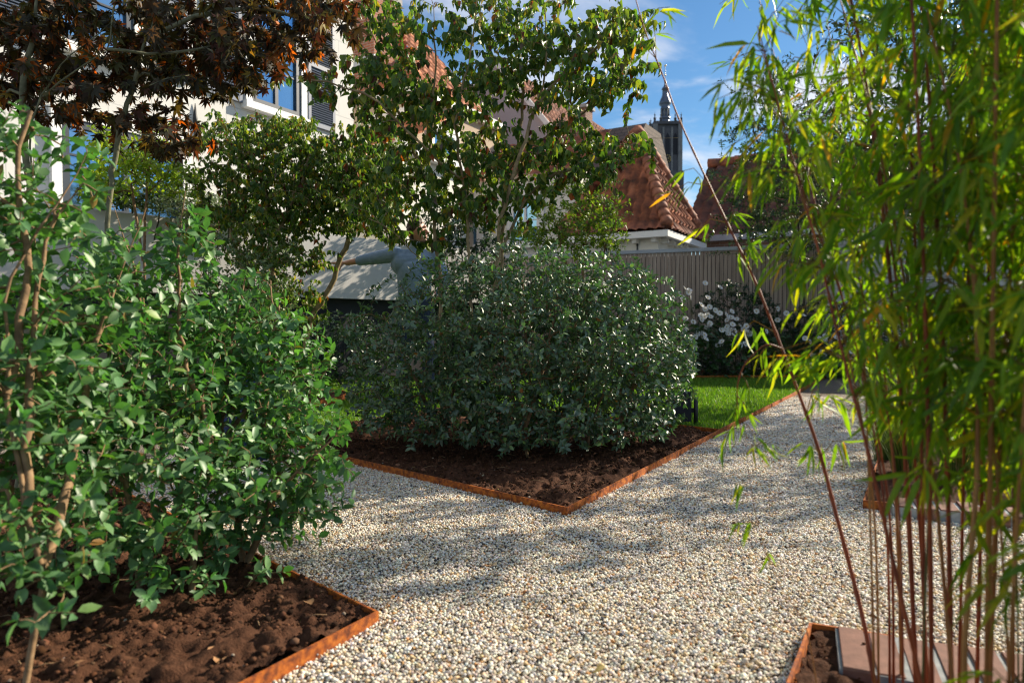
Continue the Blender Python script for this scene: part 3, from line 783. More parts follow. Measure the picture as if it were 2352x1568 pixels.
# ------------------------------------------------------------------ buildings
def ray_plane_s(px, o, d):
    """distance along the vertical plane through o running in direction d at which picture column px crosses it"""
    k = (px - 1176) / F * 1.0
    # x = k*y (small pitch ignored): o.x + s d.x = k (o.y + s d.y)
    return (k * o[1] - o[0]) / (d[0] - k * d[1])
def tiles(origin, ax, dn, nn, W, L, mat, name, parent, tw=0.24, tl=0.30, amp=0.028, lift=0.035, clip=None):
    """a pantile slope: ax across, dn down the slope, nn outwards; clip(s,t) keeps part of it"""
    origin = np.asarray(origin, float); k = 6
    nc, nr = int(round(W / tw)), int(round(L / tl)); tw, tl = W / nc, L / nr
    u = np.linspace(0, 1, k + 1)[:-1]; prof = amp * (np.sin(2 * math.pi * u) * 0.8 + 0.35 * np.sin(4 * math.pi * u + .7))
    S = (np.arange(nc)[:, None] + u[None]).ravel() * tw; S = np.append(S, W); pr = np.append(np.tile(prof, nc), prof[0])
    T, H, jit = [], [], []
    for r in range(nr): T += [r * tl, (r + 0.97) * tl]; H += [0.0, lift]; jit += [r, r]
    T, H = np.array(T), np.array(H)
    ti = np.minimum((S / tw).astype(int), nc - 1); J = rng.normal(0, 0.006, (nr, nc))
    Zv = pr[None] + H[:, None] + J[np.array(jit)][:, ti]
    V = origin + S[None, :, None] * ax + T[:, None, None] * dn + Zv[..., None] * nn
    ny, nx = Zv.shape; I = np.arange(nx * ny).reshape(ny, nx)
    Q = np.stack([I[:-1, :-1], I[1:, :-1], I[1:, 1:], I[:-1, 1:]], -1).reshape(-1, 4)
    sm = (0.5 * (S[:-1] + S[1:]))[None].repeat(ny - 1, 0).ravel(); tm = (0.5 * (T[:-1] + T[1:]))[:, None].repeat(nx - 1, 1).ravel()
    if clip is not None: Q = Q[clip(sm, tm)]
    tone = np.exp(rng.normal(0, .22, (nr, nc)))[np.array(jit)][:, ti].reshape(-1, 1) * np.array((1, 1, 1.0))
    return mesh_np(name, V.reshape(-1, 3), Q.ravel(), np.full(len(Q), 4), mat, parent, col=np.minimum(tone, 1.6), smooth=True)
def hip_caps(name, a, b, parent, mat, r=0.12, n=14):
    a, b = np.asarray(a, float), np.asarray(b, float); d = nrm(b - a); L = np.linalg.norm(b - a); mb = MB()
    for i in range(n):
        p, q = a + d * L * i / n, a + d * L * (i + 1.12) / n
        mb.tube([p, p + (q - p) * .5, q], [r * 1.12, r, r * .9], 12)
    return mb.build(name, mat, parent, smooth=False)
def window(parent, o, ax, nn, w, h, fw=0.09, mull=(0.5,), bars=(0.5,), fm="dark_frame", surround=True, sill=True):
    """window part with pane and glazing bars as sub-parts; o: lower left corner on the wall face"""
    o = np.asarray(o, float) + nn * 0.004; mb = MB()
    t = 0.05
    for p, a, c in ((o, ax * w, Z3 * fw), (o + Z3 * (h - fw), ax * w, Z3 * fw), (o + Z3 * fw, ax * fw, Z3 * (h - 2 * fw)), (o + ax * (w - fw) + Z3 * fw, ax * fw, Z3 * (h - 2 * fw))):
        mb.obox(p, a, nn * t, c)
    wd = mb.build("window", M[fm], parent)
    MB().obox(o + ax * fw + Z3 * fw, ax * (w - 2 * fw), nn * 0.008, Z3 * (h - 2 * fw)).build("pane", M["glass"], wd)
    gb = MB()
    for m in mull: gb.obox(o + ax * (m * w - 0.03) + Z3 * fw + nn * .008, ax * 0.06, nn * 0.03, Z3 * (h - 2 * fw))
    for m in bars: gb.obox(o + ax * fw + Z3 * (m * h - 0.012) + nn * .008, ax * (w - 2 * fw), nn * 0.022, Z3 * 0.024)
    gb.build("glazing_bars", M[fm], wd)
    if surround:
        s = MB(); q = 0.11
        s.obox(o - ax * q - Z3 * 0.0, ax * q, nn * 0.07, Z3 * (h + q)); s.obox(o + ax * w, ax * q, nn * 0.07, Z3 * (h + q)); s.obox(o + Z3 * h, ax * w, nn * 0.07, Z3 * q)
        s.build("surround", M["white_paint"], wd)
    if sill: MB().obox(o - ax * 0.15 - Z3 * 0.10, ax * (w + 0.3), nn * 0.13, Z3 * 0.10).build("sill", M["white_paint"], wd)
    return wd
def shutter(parent, o, ax, nn, w, h):
    o = np.asarray(o, float) + nn * 0.01; mb = MB(); fw = 0.055
    for p, a, c in ((o, ax * fw, Z3 * h), (o + ax * (w - fw), ax * fw, Z3 * h)): mb.obox(p, a, nn * 0.045, c)
    for z in (0, h * 0.52, h - 0.07): mb.obox(o + ax * fw + Z3 * z, ax * (w - 2 * fw), nn * 0.043, Z3 * 0.07)
    mb.obox(o + ax * fw, ax * (w - 2 * fw), nn * 0.006, Z3 * h)
    s = mb.build("shutter", M["grey_paint"], parent)
    sl = MB(); z = 0.09
    while z < h - 0.1:
        if not (h * 0.52 - 0.03 < z < h * 0.52 + 0.08): sl.obox(o + ax * fw + Z3 * z + nn * 0.008, ax * (w - 2 * fw), nn * 0.032 - Z3 * 0.022, Z3 * 0.008 + nn * 0.002)
        z += 0.036
    sl.build("slats", M["grey_paint"], s); return s
# white house with shuttered windows
HC = np.array((-2.764, 12.0, 0)); hd = -U3
wh = thing("white_house", "tall white block house with grey louvred shutters and blue reflecting windows", "house", HC)
MB().obox(HC + Z3 * 0.9, hd * 13, -W3 * 7, Z3 * 8.6).build("wall", M["white_render"], wh)
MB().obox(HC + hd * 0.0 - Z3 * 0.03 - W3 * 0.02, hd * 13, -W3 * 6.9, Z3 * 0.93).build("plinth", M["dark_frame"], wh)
MB().obox(HC + Z3 * 9.5 + W3 * 0.35 - hd * 0.35, hd * 13.7, -W3 * 7.7, Z3 * 0.35).build("cornice", M["white_paint"], wh)
S = lambda px: ray_plane_s(px, HC, hd)
def wwin(pr, pl, z0, h, **kw):
    s0, s1 = S(pr), S(pl); return window(wh, HC + hd * s1 + Z3 * z0, -hd, W3, s1 - s0, h, **kw)
s_r = S(690); ww = S(578) - s_r
for k in range(3):
    s0 = s_r + k * (ww + 1.75)
    window(wh, HC + hd * (s0 + ww) + Z3 * 3.97, -hd, W3, ww, 1.75, mull=(0.5,), bars=(0.34, 0.67))
    for sh in (s0 - 0.16 - 0.58, s0 + ww + 0.16):
        shutter(wh, HC + hd * (sh + 0.58) + Z3 * 3.93, -hd, W3, 0.58, 1.83)
for k in range(2):
    s0 = S(418) + k * 3.6
    window(wh, HC + hd * (s0 + 1.5) + Z3 * 2.02, -hd, W3, 1.5, 1.08, bars=(0.62,), mull=(0.5,))
an = MB(); q = HC + hd * S(452) + W3 * 0.02
an.bar(q + Z3 * 3.15, q + Z3 * 3.42, 0.016); an.tube([q + Z3 * 3.42, q + Z3 * 3.52, q + Z3 * 3.72], [0.03, 0.03, 0.004], 6); an.bar(q + Z3 * 3.40 - U3 * .05, q + Z3 * 3.40 + U3 * .05, 0.012)
an.build("wall_anchor", M["iron"], wh)
# white garden wall on a dark plinth, a terrace behind it
A0 = P(120, 470, 6.3); A1 = np.array((-1.02, 9.54, 0))
A0[2] = 0; wdir = nrm(A1 - A0); wl_ = np.linalg.norm(A1 - A0); wback = np.array((-wdir[1], wdir[0], 0))
A00 = A0 - wdir * 3.5; LW = wl_ + 4.5
gw = thing("garden_wall", "smooth white plastered terrace wall standing on a dark recessed plinth", "wall", A00)
MB().obox(A00 + Z3 * 1.03, wdir * LW, wback * 0.28, Z3 * 0.77).build("wall", M["white_plaster"], gw)
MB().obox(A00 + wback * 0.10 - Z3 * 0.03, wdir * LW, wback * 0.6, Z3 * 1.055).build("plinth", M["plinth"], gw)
tr = MB().obox(A00 + wback * 0.29 - Z3 * 0.03, wdir * LW, wback * 2.2, Z3 * 1.50).build("terrace", M["slab"]); tr["kind"] = "structure"

def simple_roof_box(t, o, a, b, h, mat, name="wall"): return MB().obox(o, a, b, Z3 * h).build(name, mat, t)
# orange tiled house
B0 = P(952, 215, 16.0); B0[2] = 0; be = float(P(952, 215, 16.0)[2])
bh = thing("orange_roof_house", "house with sunlit orange pantile hip roof, beige wall and brick chimney", "house", B0)
V3 = -W3
simple_roof_box(bh, B0, V3 * 7, U3 * 3.6, be, M["beige_plaster"])
MB().obox(B0 + Z3 * be - W3 * -0.12 - U3 * 0.18, V3 * 7.3, U3 * 0.18, Z3 * 0.20).obox(B0 + Z3 * be + W3 * 0.001, U3 * 3.7, W3 * 0.16, Z3 * 0.20).build("gutter", M["white_paint"], bh)
pitch = R(48); rise = np.array((0, 0, math.sin(pitch)))
dnf = nrm(-U3 * math.cos(pitch) - rise); nf = nrm(np.cross(dnf, W3)); nf = nf if nf[2] > 0 else -nf
ro = B0 + Z3 * (be + 0.1) - dnf * 5.2 + V3 * 7.2
tiles(ro, W3, dnf, nf, 7.3, 5.3, M["tile_orange"], "roof", bh, 0.26, 0.33, clip=lambda s, t: (7.3 - s) > (5.3 - t) * 0.66)
dnr = nrm(W3 * math.cos(pitch) - rise); nr_ = nrm(np.cross(U3, dnr)); nr_ = nr_ if nr_[2] > 0 else -nr_
tiles(B0 + Z3 * (be + 0.1) - dnr * 5.2, U3, dnr, nr_, 3.75, 5.3, M["tile_orange"], "roof", bh, 0.26, 0.33, clip=lambda s, t: s > (5.3 - t) * 0.66)
cp = P(832, 140, 17.5); cp2 = np.array((cp[0] - .45, cp[1], cp[2] - 1.2))
ch = MB().obox(cp2, W3 * 1.0, U3 * 0.9, Z3 * 2.7).build("chimney", M["brick_red"], bh)
MB().obox(cp2 - W3 * .08 - U3 * .08 + Z3 * 2.7, W3 * 1.16, U3 * 1.06, Z3 * 0.14).build("cap", M["slab"], ch)
lf = MB(); lf.obox(cp2 - W3 * .06 - U3 * .06 + Z3 * 0.95, W3 * 1.12, U3 * 0.05, Z3 * 0.20); lf.build("flashing", M["lead"], ch)
window(bh, B0 + V3 * 1.4 + Z3 * (be - 1.75), W3, -U3, 1.1, 1.35, fm="white_paint")
window(bh, B0 + U3 * 0.6 + Z3 * (be - 2.2), U3, W3, 1.0, 1.6, fm="white_paint")
# low annex with a white gutter
C0 = P(915, 345, 13.6); C0[2] = 0; ce = float(P(915, 345, 13.6)[2])
ah = thing("garden_annex", "low annex with small orange tiled roof and white gutter by the white house", "annex", C0)
simple_roof_box(ah, C0, V3 * 2.6, U3 * 2.4, ce, M["cream_plaster"])
MB().obox(C0 + Z3 * (ce - .05) + W3 * 0.2 - U3 * 0.16, V3 * 2.9, U3 * 0.158, Z3 * 0.19).obox(C0 + Z3 * (ce - .05) + W3 * .002, U3 * 2.5, W3 * 0.198, Z3 * 0.19).build("gutter", M["white_paint"], ah)
p2 = R(30); dn2 = nrm(-U3 * math.cos(p2) - Z3 * math.sin(p2)); n2 = nrm(np.cross(W3, dn2)); n2 = n2 if n2[2] > 0 else -n2
tiles(C0 + Z3 * (ce + .16) - dn2 * 2.4 + V3 * 2.7, W3, dn2, n2, 2.9, 2.6, M["tile_orange"], "roof", ah, 0.24, 0.3)
# mauve gable house in the middle distance
def gable_house(name, label, o, w, dep, eave, ridge, wallm, tilem, verge="white_paint", brick_band=None):
    t = thing(name, label, "house", o)
    o = np.asarray(o, float); mb = MB(); a, b = o, o + V3 * w; m = (a + b) / 2
    pts = lambda q: [q[0] - 0 * U3, q[1], q[1] + Z3 * eave, q[2] + Z3 * ridge, q[0] + Z3 * eave]
    f = pts((a, b, m)); bk = [q + U3 * dep for q in f]
    uv = [(0, 0), (w, 0), (w, eave), (w / 2, ridge), (0, eave)]
    mb.poly(f[::-1], uv[::-1]); mb.poly(bk, uv)
    mb.quad(f[0], bk[0], bk[4], f[4]); mb.quad(bk[1], f[1], f[2], bk[2])
    mb.build("wall", M[wallm], t)
    for sgn in (1, -1):
        side = W3 * sgn; L = math.hypot(w / 2 + .15, ridge - eave); sl = math.atan2(ridge - eave, w / 2)
        dn = nrm(side * math.cos(sl) - Z3 * math.sin(sl)); nn = nrm(np.cross(dn, U3)); nn = nn if nn[2] > 0 else -nn
        tiles(m + Z3 * (ridge + .03) - U3 * 0.12, U3, dn, nn, dep + .25, L, M[tilem], "roof", t, 0.26, 0.33)
    vb = MB()
    for q in (f[2], f[4]):
        d = nrm(q - f[3]); vb.obox(f[3] - U3 * 0.20 - Z3 * 0.10 + d * .05, d * (np.linalg.norm(q - f[3]) + .15), U3 * 0.05, Z3 * 0.24)
    vb.build("verge_board", M[verge], t); return t
D0 = P(1300, 400, 21); D0[2] = 0
gable_house("gabled_house", "mauve grey gabled house with white verge boards behind the tall dogwood", D0, 5.2, 7, 6.2, 9.3, "mauve_plaster", "tile_terra")
D1 = P(1385, 400, 25); D1[2] = 0
gd = gable_house("brick_gabled_house", "red brick gabled house partly hidden behind the mauve gable", D1, 5.0, 7, 6.6, 9.6, "brick_red", "tile_terra")
# brown brick house with a shingled slope and tall chimney
E0 = P(1436, 400, 19); E0[2] = 0; ez = float(P(1436, 395, 19)[2]); et = float(P(1420, 292, 20.5)[2])
eh = thing("brick_house", "brown brick house with pale corner strip, steep grey roof and square chimney", "house", E0)
simple_roof_box(eh, E0, V3 * 3.0, U3 * 4, ez, M["brick_brown"])
MB().obox(E0 + W3 * 0.012 - U3 * 0.02, V3 * 0.38, U3 * 0.019, Z3 * ez).build("corner_strip", M["beige_plaster"], eh)
rf = MB(); a, b = E0 + Z3 * ez - U3 * .15 + W3 * .1, E0 + Z3 * ez - U3 * .15 + V3 * 3.1; up = U3 * 1.5 + Z3 * (et - ez)
rf.quad(b, a, a + up, b + up); rf.quad(a, a + U3 * 4.3, a + U3 * 2.8 + Z3 * (et - ez), a + up); rf.quad(b + up, a + up, a + U3 * 2.8 + Z3 * (et - ez), b + U3 * 2.8 + Z3 * (et - ez)); rf.quad(b + U3 * 4.3, b, b + up, b + U3 * 2.8 + Z3 * (et - ez))
rf.build("roof", M["tile_grey"], eh)
cq = P(1325, 300, 20.5); cq[2] -= 1.5
chm = MB().obox(cq - W3 * .28, W3 * 0.56, U3 * 0.5, Z3 * 2.15).build("chimney", M["brick_brown"], eh)
MB().obox(cq - W3 * .34 - U3 * .06 + Z3 * 2.15, W3 * 0.68, U3 * 0.62, Z3 * 0.1).build("cap", M["slab"], chm)
window(eh, E0 + V3 * 2.4 + Z3 * (ez - 1.9), W3, -U3, 0.9, 1.2, fm="white_paint")
# low white house behind the dogwood
F0 = P(1330, 450, 16.5); F0[2] = 0; fz = float(P(1330, 385, 16.5)[2])
fh = thing("white_cottage", "low white plastered house with orange tiled eave behind the tall dogwood", "house", F0)
simple_roof_box(fh, F0, V3 * 4.2, U3 * 3, fz, M["cream_plaster"])
p3 = R(38); dn3 = nrm(-U3 * math.cos(p3) - Z3 * math.sin(p3)); n3 = nrm(np.cross(W3, dn3)); n3 = n3 if n3[2] > 0 else -n3
tiles(F0 + Z3 * (fz + .05) - dn3 * 2.0 + V3 * 4.3, W3, dn3, n3, 4.5, 2.2, M["tile_terra"], "roof", fh, 0.24, 0.3)
window(fh, F0 + V3 * 1.9 + Z3 * (fz - 1.75), W3, -U3, 0.85, 1.2, fm="white_paint")
window(fh, F0 + V3 * 3.7 + Z3 * (fz - 1.75), W3, -U3, 0.85, 1.2, fm="white_paint")
# garden pavilion with steep tiled roof
zc = float(P(1534, 529, 13.7)[2]); Q0 = P(1534, 529, 13.7); Q0[2] = 0
pv = thing("garden_pavilion", "small white pavilion with steep terracotta pyramid roof and white gutter", "pavilion", Q0)
ua, vb_ = 2.83, 2.5
ins = 0.30
q0 = Q0 + U3 * ins + V3 * ins
simple_roof_box(pv, q0, V3 * (vb_ - 2 * ins), U3 * (ua - 2 * ins), zc - 0.02, M["cream_plaster"])
gz = zc - 0.02
MB().obox(Q0 + Z3 * (gz - .09), V3 * vb_, U3 * 0.13, Z3 * 0.13).obox(Q0 + U3 * 0.131 + Z3 * (gz - .09), U3 * (ua - .131), V3 * 0.13, Z3 * 0.13).obox(Q0 + V3 * (vb_ - .13) + U3 * .131 + Z3 * (gz - .09), U3 * (ua - .131), V3 * 0.13, Z3 * 0.13).build("gutter", M["white_paint"], pv)
MB().obox(Q0 + U3 * .132 + V3 * .132 + Z3 * (gz - .06), V3 * (vb_ - .27), U3 * (ua - .2), Z3 * 0.04).build("soffit", M["white_paint"], pv)
for i in range(5):
    MB().obox(Q0 + U3 * .14 + V3 * (0.30 + i * 0.42) + Z3 * (gz - .17), V3 * 0.10, U3 * 0.17, Z3 * 0.10).build("bracket", M["white_paint"], pv)
for i in range(5):
    MB().obox(Q0 + V3 * .14 + U3 * (0.42 + i * 0.46) + Z3 * (gz - .17), V3 * 0.17, U3 * 0.10, Z3 * 0.10).build("bracket", M["white_paint"], pv)
apx = P(1465, 303, 15.5)
def tri_slope(p, q, nm):
    p, q = np.asarray(p), np.asarray(q); mid = (p + q) / 2; ax = nrm(q - p); W_ = np.linalg.norm(q - p)
    h = apx - p; s_ap = float(np.dot(h, ax)); foot = p + ax * s_ap; L = np.linalg.norm(apx - foot); dn = nrm(foot - apx)
    nn = nrm(np.cross(ax, dn)); nn = nn if nn[2] > 0 else -nn
    tiles(apx - ax * s_ap, ax, dn, nn, W_, L, M["tile_terra"], nm, pv, 0.21, 0.27, 0.032, 0.055, clip=lambda s, t: (s > s_ap * (1 - t / L)) & (s < s_ap + (W_ - s_ap) * t / L))
gt = Z3 * (gz + .05)
c1, c2, c3, c4 = Q0 + gt, Q0 + V3 * vb_ + gt, Q0 + V3 * vb_ + U3 * ua + gt, Q0 + U3 * ua + gt
for a, b in ((c2, c1), (c1, c4), (c4, c3), (c3, c2)): tri_slope(a, b, "roof")
for c in (c1, c2, c3, c4): hip_caps("ridge_tiles", c + Z3 * .05 + nrm(apx - c) * .05, apx + Z3 * .05, pv, M["tile_cap"], 0.115, 15)
for s in (0.55, 1.25):
    q = q0 - U3 * 0.015 + V3 * (s - .1); an = MB().bar(q + Z3 * (gz - .55), q + Z3 * (gz - .14), 0.016, k=6); an.ball(q + Z3 * (gz - .42), .03); an.ball(q + Z3 * (gz - .2), .026); an.build("wall_anchor", M["iron"], pv)
# long brown tiled roof beside it
G0 = P(1612, 546, 17); ge = float(G0[2]); G0[2] = 0
lh = thing("long_tiled_house", "long house with brown pantile roof rising beyond the wooden fence", "house", G0)
simple_roof_box(lh, G0, W3 * 14, U3 * 4.2, ge, M["brick_brown"])
L_ = 3.3; p4 = math.atan2(1.95, 2.1); dn4 = nrm(-U3 * math.cos(p4) - Z3 * math.sin(p4)); n4 = nrm(np.cross(W3, dn4)); n4 = n4 if n4[2] > 0 else -n4
tiles(G0 + Z3 * (ge + .05) - dn4 * L_ - W3 * .5, W3, dn4, n4, 14.5, L_ + .2, M["tile_brown"], "roof", lh, 0.27, 0.33, 0.035, 0.05)
dn5 = nrm(U3 * math.cos(p4) - Z3 * math.sin(p4)); n5 = nrm(np.cross(dn5, W3)); n5 = n5 if n5[2] > 0 else -n5
tiles(G0 + Z3 * (ge + .05) - dn4 * L_ - W3 * .5, W3, dn5, n5, 14.5, L_ + .2, M["tile_brown"], "roof", lh, 0.27, 0.33, 0.035, 0.05)
MB().obox(G0 + Z3 * (ge - .12) - U3 * .2 - W3 * .4, W3 * 14.4, U3 * .12, Z3 * .14).build("gutter", M["zinc"], lh)
hip_caps("ridge_tiles", G0 + Z3 * (ge + .12) - dn4 * L_ - W3 * .5, G0 + Z3 * (ge + .12) - dn4 * L_ + W3 * 14, lh, M["tile_cap"], 0.13, 40)
# church tower
def church_tower():
    D = 260.0; mpp = D / F; c = P(1525, 746, D); cx, cy = c[0], c[1]
    zz = lambda y: float(P(1525, y, D)[2])
    t = thing("church_tower", "tall distant grey church tower with clock, pinnacles and onion spire", "church tower", (cx, cy, 0))
    w = 4.9; ztop = zz(294); zmid = zz(400)
    def sq(z0, z1, h, name, m): return MB().obox((cx - h, cy - h, z0), (2 * h, 0, 0), (0, 2 * h, 0), (0, 0, z1 - z0)).build(name, m, t)
    sq(-1, zmid - 0.01, w + 0.9, "base", M["stone_dark"]); sq(zmid, ztop, w - 0.5, "shaft", M["stone_dark"])
    b = MB()
    for sx in (-1, 1):
        for sy in (-1, 1): b.obox((cx + sx * (w - .3) - .75, cy + sy * (w - .3) - .75, zmid), (1.5, 0, 0), (0, 1.5, 0), (0, 0, ztop - zmid))
    for s in (-1.6, 1.6):
        b.obox((cx + s - .3, cy - w + .1, zmid), (.6, 0, 0), (0, .6, 0), (0, 0, ztop - zmid - 1)); b.obox((cx + w - .7, cy + s - .3, zmid), (.6, 0, 0), (0, .6, 0), (0, 0, ztop - zmid - 1))
    b.build("buttress", M["stone_pale"], t)
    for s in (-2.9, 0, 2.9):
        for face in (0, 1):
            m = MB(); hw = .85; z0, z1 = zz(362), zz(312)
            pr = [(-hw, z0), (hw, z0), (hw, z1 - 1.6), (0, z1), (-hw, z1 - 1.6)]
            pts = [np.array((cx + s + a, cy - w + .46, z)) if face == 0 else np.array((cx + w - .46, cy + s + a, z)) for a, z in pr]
            m.poly(pts if face == 0 else pts); m.build("belfry_opening", M["void"], t)  # flat panel, the shade of the recess is in its colour
    MB().obox((cx - w - .35, cy - w - .35, ztop), (2 * w + .7, 0, 0), (0, 2 * w + .7, 0), (0, 0, 1.1)).build("cornice", M["stone_dark"], t)
    for sx, sy in ((-1, -1), (1, -1), (-1, 1), (1, 1), (-.55, -1), (.55, -1), (1, .5), (-1, .5)):
        MB().lathe((cx + sx * w, cy + sy * w, ztop + 1.1), [(.42, 0), (.42, 1.0), (.65, 1.05), (.22, 1.3), (.16, 2.2), (.42, 2.3), (.1, 2.5), (.03, 3.4)], 8).build("pinnacle", M["stone_dark"], t)
    clk = MB().lathe((0, 0, 0), [(1.5, 0), (1.5, .1)], 32); cz = zz(371)
    clk.v = [np.array((cx + v[0], cy - w + .44 - v[2], cz + v[1])) for v in clk.v]
    ck = clk.build("clock_face", M["void"], t)
    g = MB()
    for k in range(12):
        a = k * math.pi / 6; e = np.array((math.sin(a), 0, math.cos(a))); g.bar(np.array((cx, cy - w + .30, cz)) + e * 1.0, np.array((cx, cy - w + .30, cz)) + e * 1.5, .16, k=4)
    g.build("hour_marks", M["gilt"], ck)
    hnd = MB()
    for a, l in ((0.9, 1.2), (2.0, .85)): hnd.bar((cx, cy - w + .26, cz), (cx + math.sin(a) * l, cy - w + .26, cz + math.cos(a) * l), .10, .05, k=4)
    hnd.build("clock_hands", M["gilt"], ck)
    yz = lambda v: zz((250 + v / 3.136) * .5742) ; k = .03038
    sp = MB().lathe((cx, cy, 0), [(62 * k, ztop + 1), (60 * k, yz(735)), (50 * k, yz(716)), (66 * k, yz(712)), (66 * k, yz(690)), (46 * k, yz(688)), (44 * k, yz(600)), (58 * k, yz(592)), (58 * k, yz(570)), (46 * k, yz(560)), (74 * k, yz(530)), (76 * k, yz(505)), (62 * k, yz(465)), (44 * k, yz(430)), (36 * k, yz(395)), (36 * k, yz(345)), (48 * k, yz(338)), (40 * k, yz(322)), (22 * k, yz(305)), (10 * k, yz(270)), (4 * k, yz(180)), (3.5 * k, yz(60))], 8)
    sp.build("spire", M["slate"], t)
    ln = MB()
    for j in range(8):
        a = 2 * math.pi * (j + .5) / 8; r = 50 * k; ln.bar((cx + r * math.cos(a), cy + r * math.sin(a), yz(690)), (cx + r * math.cos(a), cy + r * math.sin(a), yz(594)), .22, k=6)
    ln.build("lantern_columns", M["stone_pale"], t)
    MB().lathe((cx, cy, 0), [(.02, yz(175)), (.3, yz(166)), (.36, yz(160)), (.3, yz(154)), (.1, yz(146)), (.08, yz(56)), (.34, yz(49)), (.44, yz(42)), (.34, yz(35)), (.02, yz(28))], 10).build("finial", M["gilt"], t)
church_tower()

# ------------------------------------------------------------------ fence and white brick wall at the back
FA = P(1405, 746, 11.1); FBk = P(1892, 746, 10.0); FA[2] = FBk[2] = 0
fd = nrm(FBk - FA); fn = np.array((fd[1], -fd[0], 0)); fL = float(np.linalg.norm(FBk - FA))
FA = FA - fd * 3.0; fL += 3.0
fz = 1.84
fe = thing("wooden_fence", "grey brown fence of narrow upright boards with pale metal capping", "fence", FA)
mb = MB(); s = 0.0; pts = []
while s < fL - 0.02:
    bwid = 0.052; mb.obox(FA + fd * s + fn * rng.normal(0, .002), fd * bwid, -fn * 0.022, Z3 * fz); s += 0.060
mb.build("boards", M["boards"], fe)
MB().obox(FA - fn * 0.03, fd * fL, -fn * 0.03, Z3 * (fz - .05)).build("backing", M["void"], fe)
MB().obox(FA + fn * 0.02 + Z3 * (fz + .002), fd * fL, -fn * 0.10, Z3 * 0.055).build("capping", M["zinc"], fe)
WB0 = FBk + fd * 0.02
wbw = thing("white_brick_wall", "white painted brick wall with climbing wires at the garden's end", "wall", WB0)
MB().obox(WB0 - Z3 * .03, fd * 7, -fn * 0.25, Z3 * 2.28).build("wall", M["brick_white"], wbw)
MB().obox(WB0 - fn * -.03 + Z3 * 2.252, fd * 7, -fn * 0.31, Z3 * 0.06).build("coping", M["slab"], wbw)
tw = MB()
for i in range(7):
    q = WB0 + fd * (0.9 + i * .35) + fn * .045; tw.bar(q + Z3 * .2, q + Z3 * 2.15, .005, k=4)
for i in range(6):
    q = WB0 + fd * .9 + fn * .045 + Z3 * (.25 + i * .36); tw.bar(q, q + fd * 2.1, .005, k=4)
tw.build("climbing_wires", M["iron"], wbw)

def litter():
    n = 150; x, y = rng.uniform(-1.2, 2.6, n), rng.uniform(1.3, 5.0, n)
    k = np.abs(x) < .8 * y
    for poly in (BED_L, BED_C, BED_N, BED_F, LAWN): k &= ~inside(poly, x, y)
    x, y = x[k], y[k]; xb, yb = [], []
    for poly, m in ((BED_L, 60), (BED_C, 70)):
        pl = np.array([q[:2] for q in poly]); a, b = rng.uniform(pl[:, 0].min(), pl[:, 0].max(), m), rng.uniform(pl[:, 1].min(), pl[:, 1].max(), m); j = inside(shrink(poly, .05), a, b) & (b > 1); xb.append(a[j]); yb.append(b[j])
    zb = [SOIL_L(xb[0], yb[0]), SOIL_C(xb[1], yb[1])]
    X, Y, Zl = np.concatenate([x] + xb), np.concatenate([y] + yb), np.concatenate([np.full(len(x), .007)] + zb); m = len(X)
    a = rng.uniform(0, 6.28, m)
    o = leaves("leaf_litter", T_OSM, np.stack([X, Y, Zl + .006], 1), np.stack([np.cos(a), np.sin(a), rng.normal(0, .15, m)], 1), np.stack([rng.normal(0, .3, m), rng.normal(0, .3, m), np.ones(m)], 1), rng.uniform(.012, .034, m), pick([(.22, .11, .05, 4), (.30, .19, .08, 3), (.09, .05, .03, 3), (.32, .26, .08, 1)], m), M["litter"], None, wid=rng.uniform(.5, 1.4, m))
    tag(o, "scattered dry leaf scraps on the gravel and soil", "leaf litter", kind="stuff")
    tw = MB()
    for i in range(60):
        px_ = LC + pK * rng.uniform(.1, 1.4) - U3 * rng.uniform(.05, .7) if i < 26 else K + pK * rng.uniform(.1, 1.6) + U3 * rng.uniform(.05, 1.6)
        a = rng.uniform(0, 6.28); l = rng.uniform(.02, .07); z = .028; d = np.array((math.cos(a), math.sin(a), 0)) * l
        tw.tube([px_ + Z3 * z, px_ + d * .5 + Z3 * (z + .004), px_ + d + Z3 * z], [.0011, .0013, .0008], 4)
    o = tw.build("fallen_twigs", M["bark_tan"]); tag(o, "small dry twigs scattered over the bed soil", "twigs", kind="stuff")
litter()
# ------------------------------------------------------------------ shrubs with glossy paired leaves
PAL_OSM = [(.090, .190, .066, 5), (.115, .235, .082, 5), (.068, .155, .058, 4), (.155, .285, .080, 2), (.16, .26, .05, .5), (.25, .15, .04, .12)]
PAL_BUSH = [(.060, .115, .066, 5), (.078, .142, .075, 5), (.100, .175, .075, 3), (.13, .22, .050, 1.2), (.13, .20, .03, .25), (.22, .09, .03, .06)]
def shrub(name, label, stems, ells, ntips, lsz, pal, leafm, barkm="bark_tan", length=.14, step=.020, rtip=.0012, rmax=.02, shell=.35, zmin=.05, group=None, extra=None, droop=.0, T=T_OSM, upk=.5, wid=None, bend=.16, spread=.9, reach=9):
    base = np.mean([q[0] for q in stems], 0); base = np.array((base[0], base[1], 0.0))
    t = thing(name, label, "shrub", base, group); g = Grow()
    for q in stems: g.stem(q, .05)
    tp = in_ell(ells, ntips, shell, zmin)
    if extra is not None: tp = np.concatenate([tp, np.asarray(extra)])
    ch = g.tips(tp, .045, bend, upk, .08, reach=reach)
    g.wood("stems", M[barkm], t, rtip, 2.35, rmax)
    a = pairs_on(g, ch, length, step, lsz, spread, droop)
    leaves("foliage", T, a[0], a[1], a[2], a[3], pick(pal, len(a[0])), M[leafm], t, wid=rng.uniform(1.0, 1.4, len(a[0])) if wid is None else np.full(len(a[0]), wid))
    return t
gz0 = lambda px, py: G(px, py, 0.01)
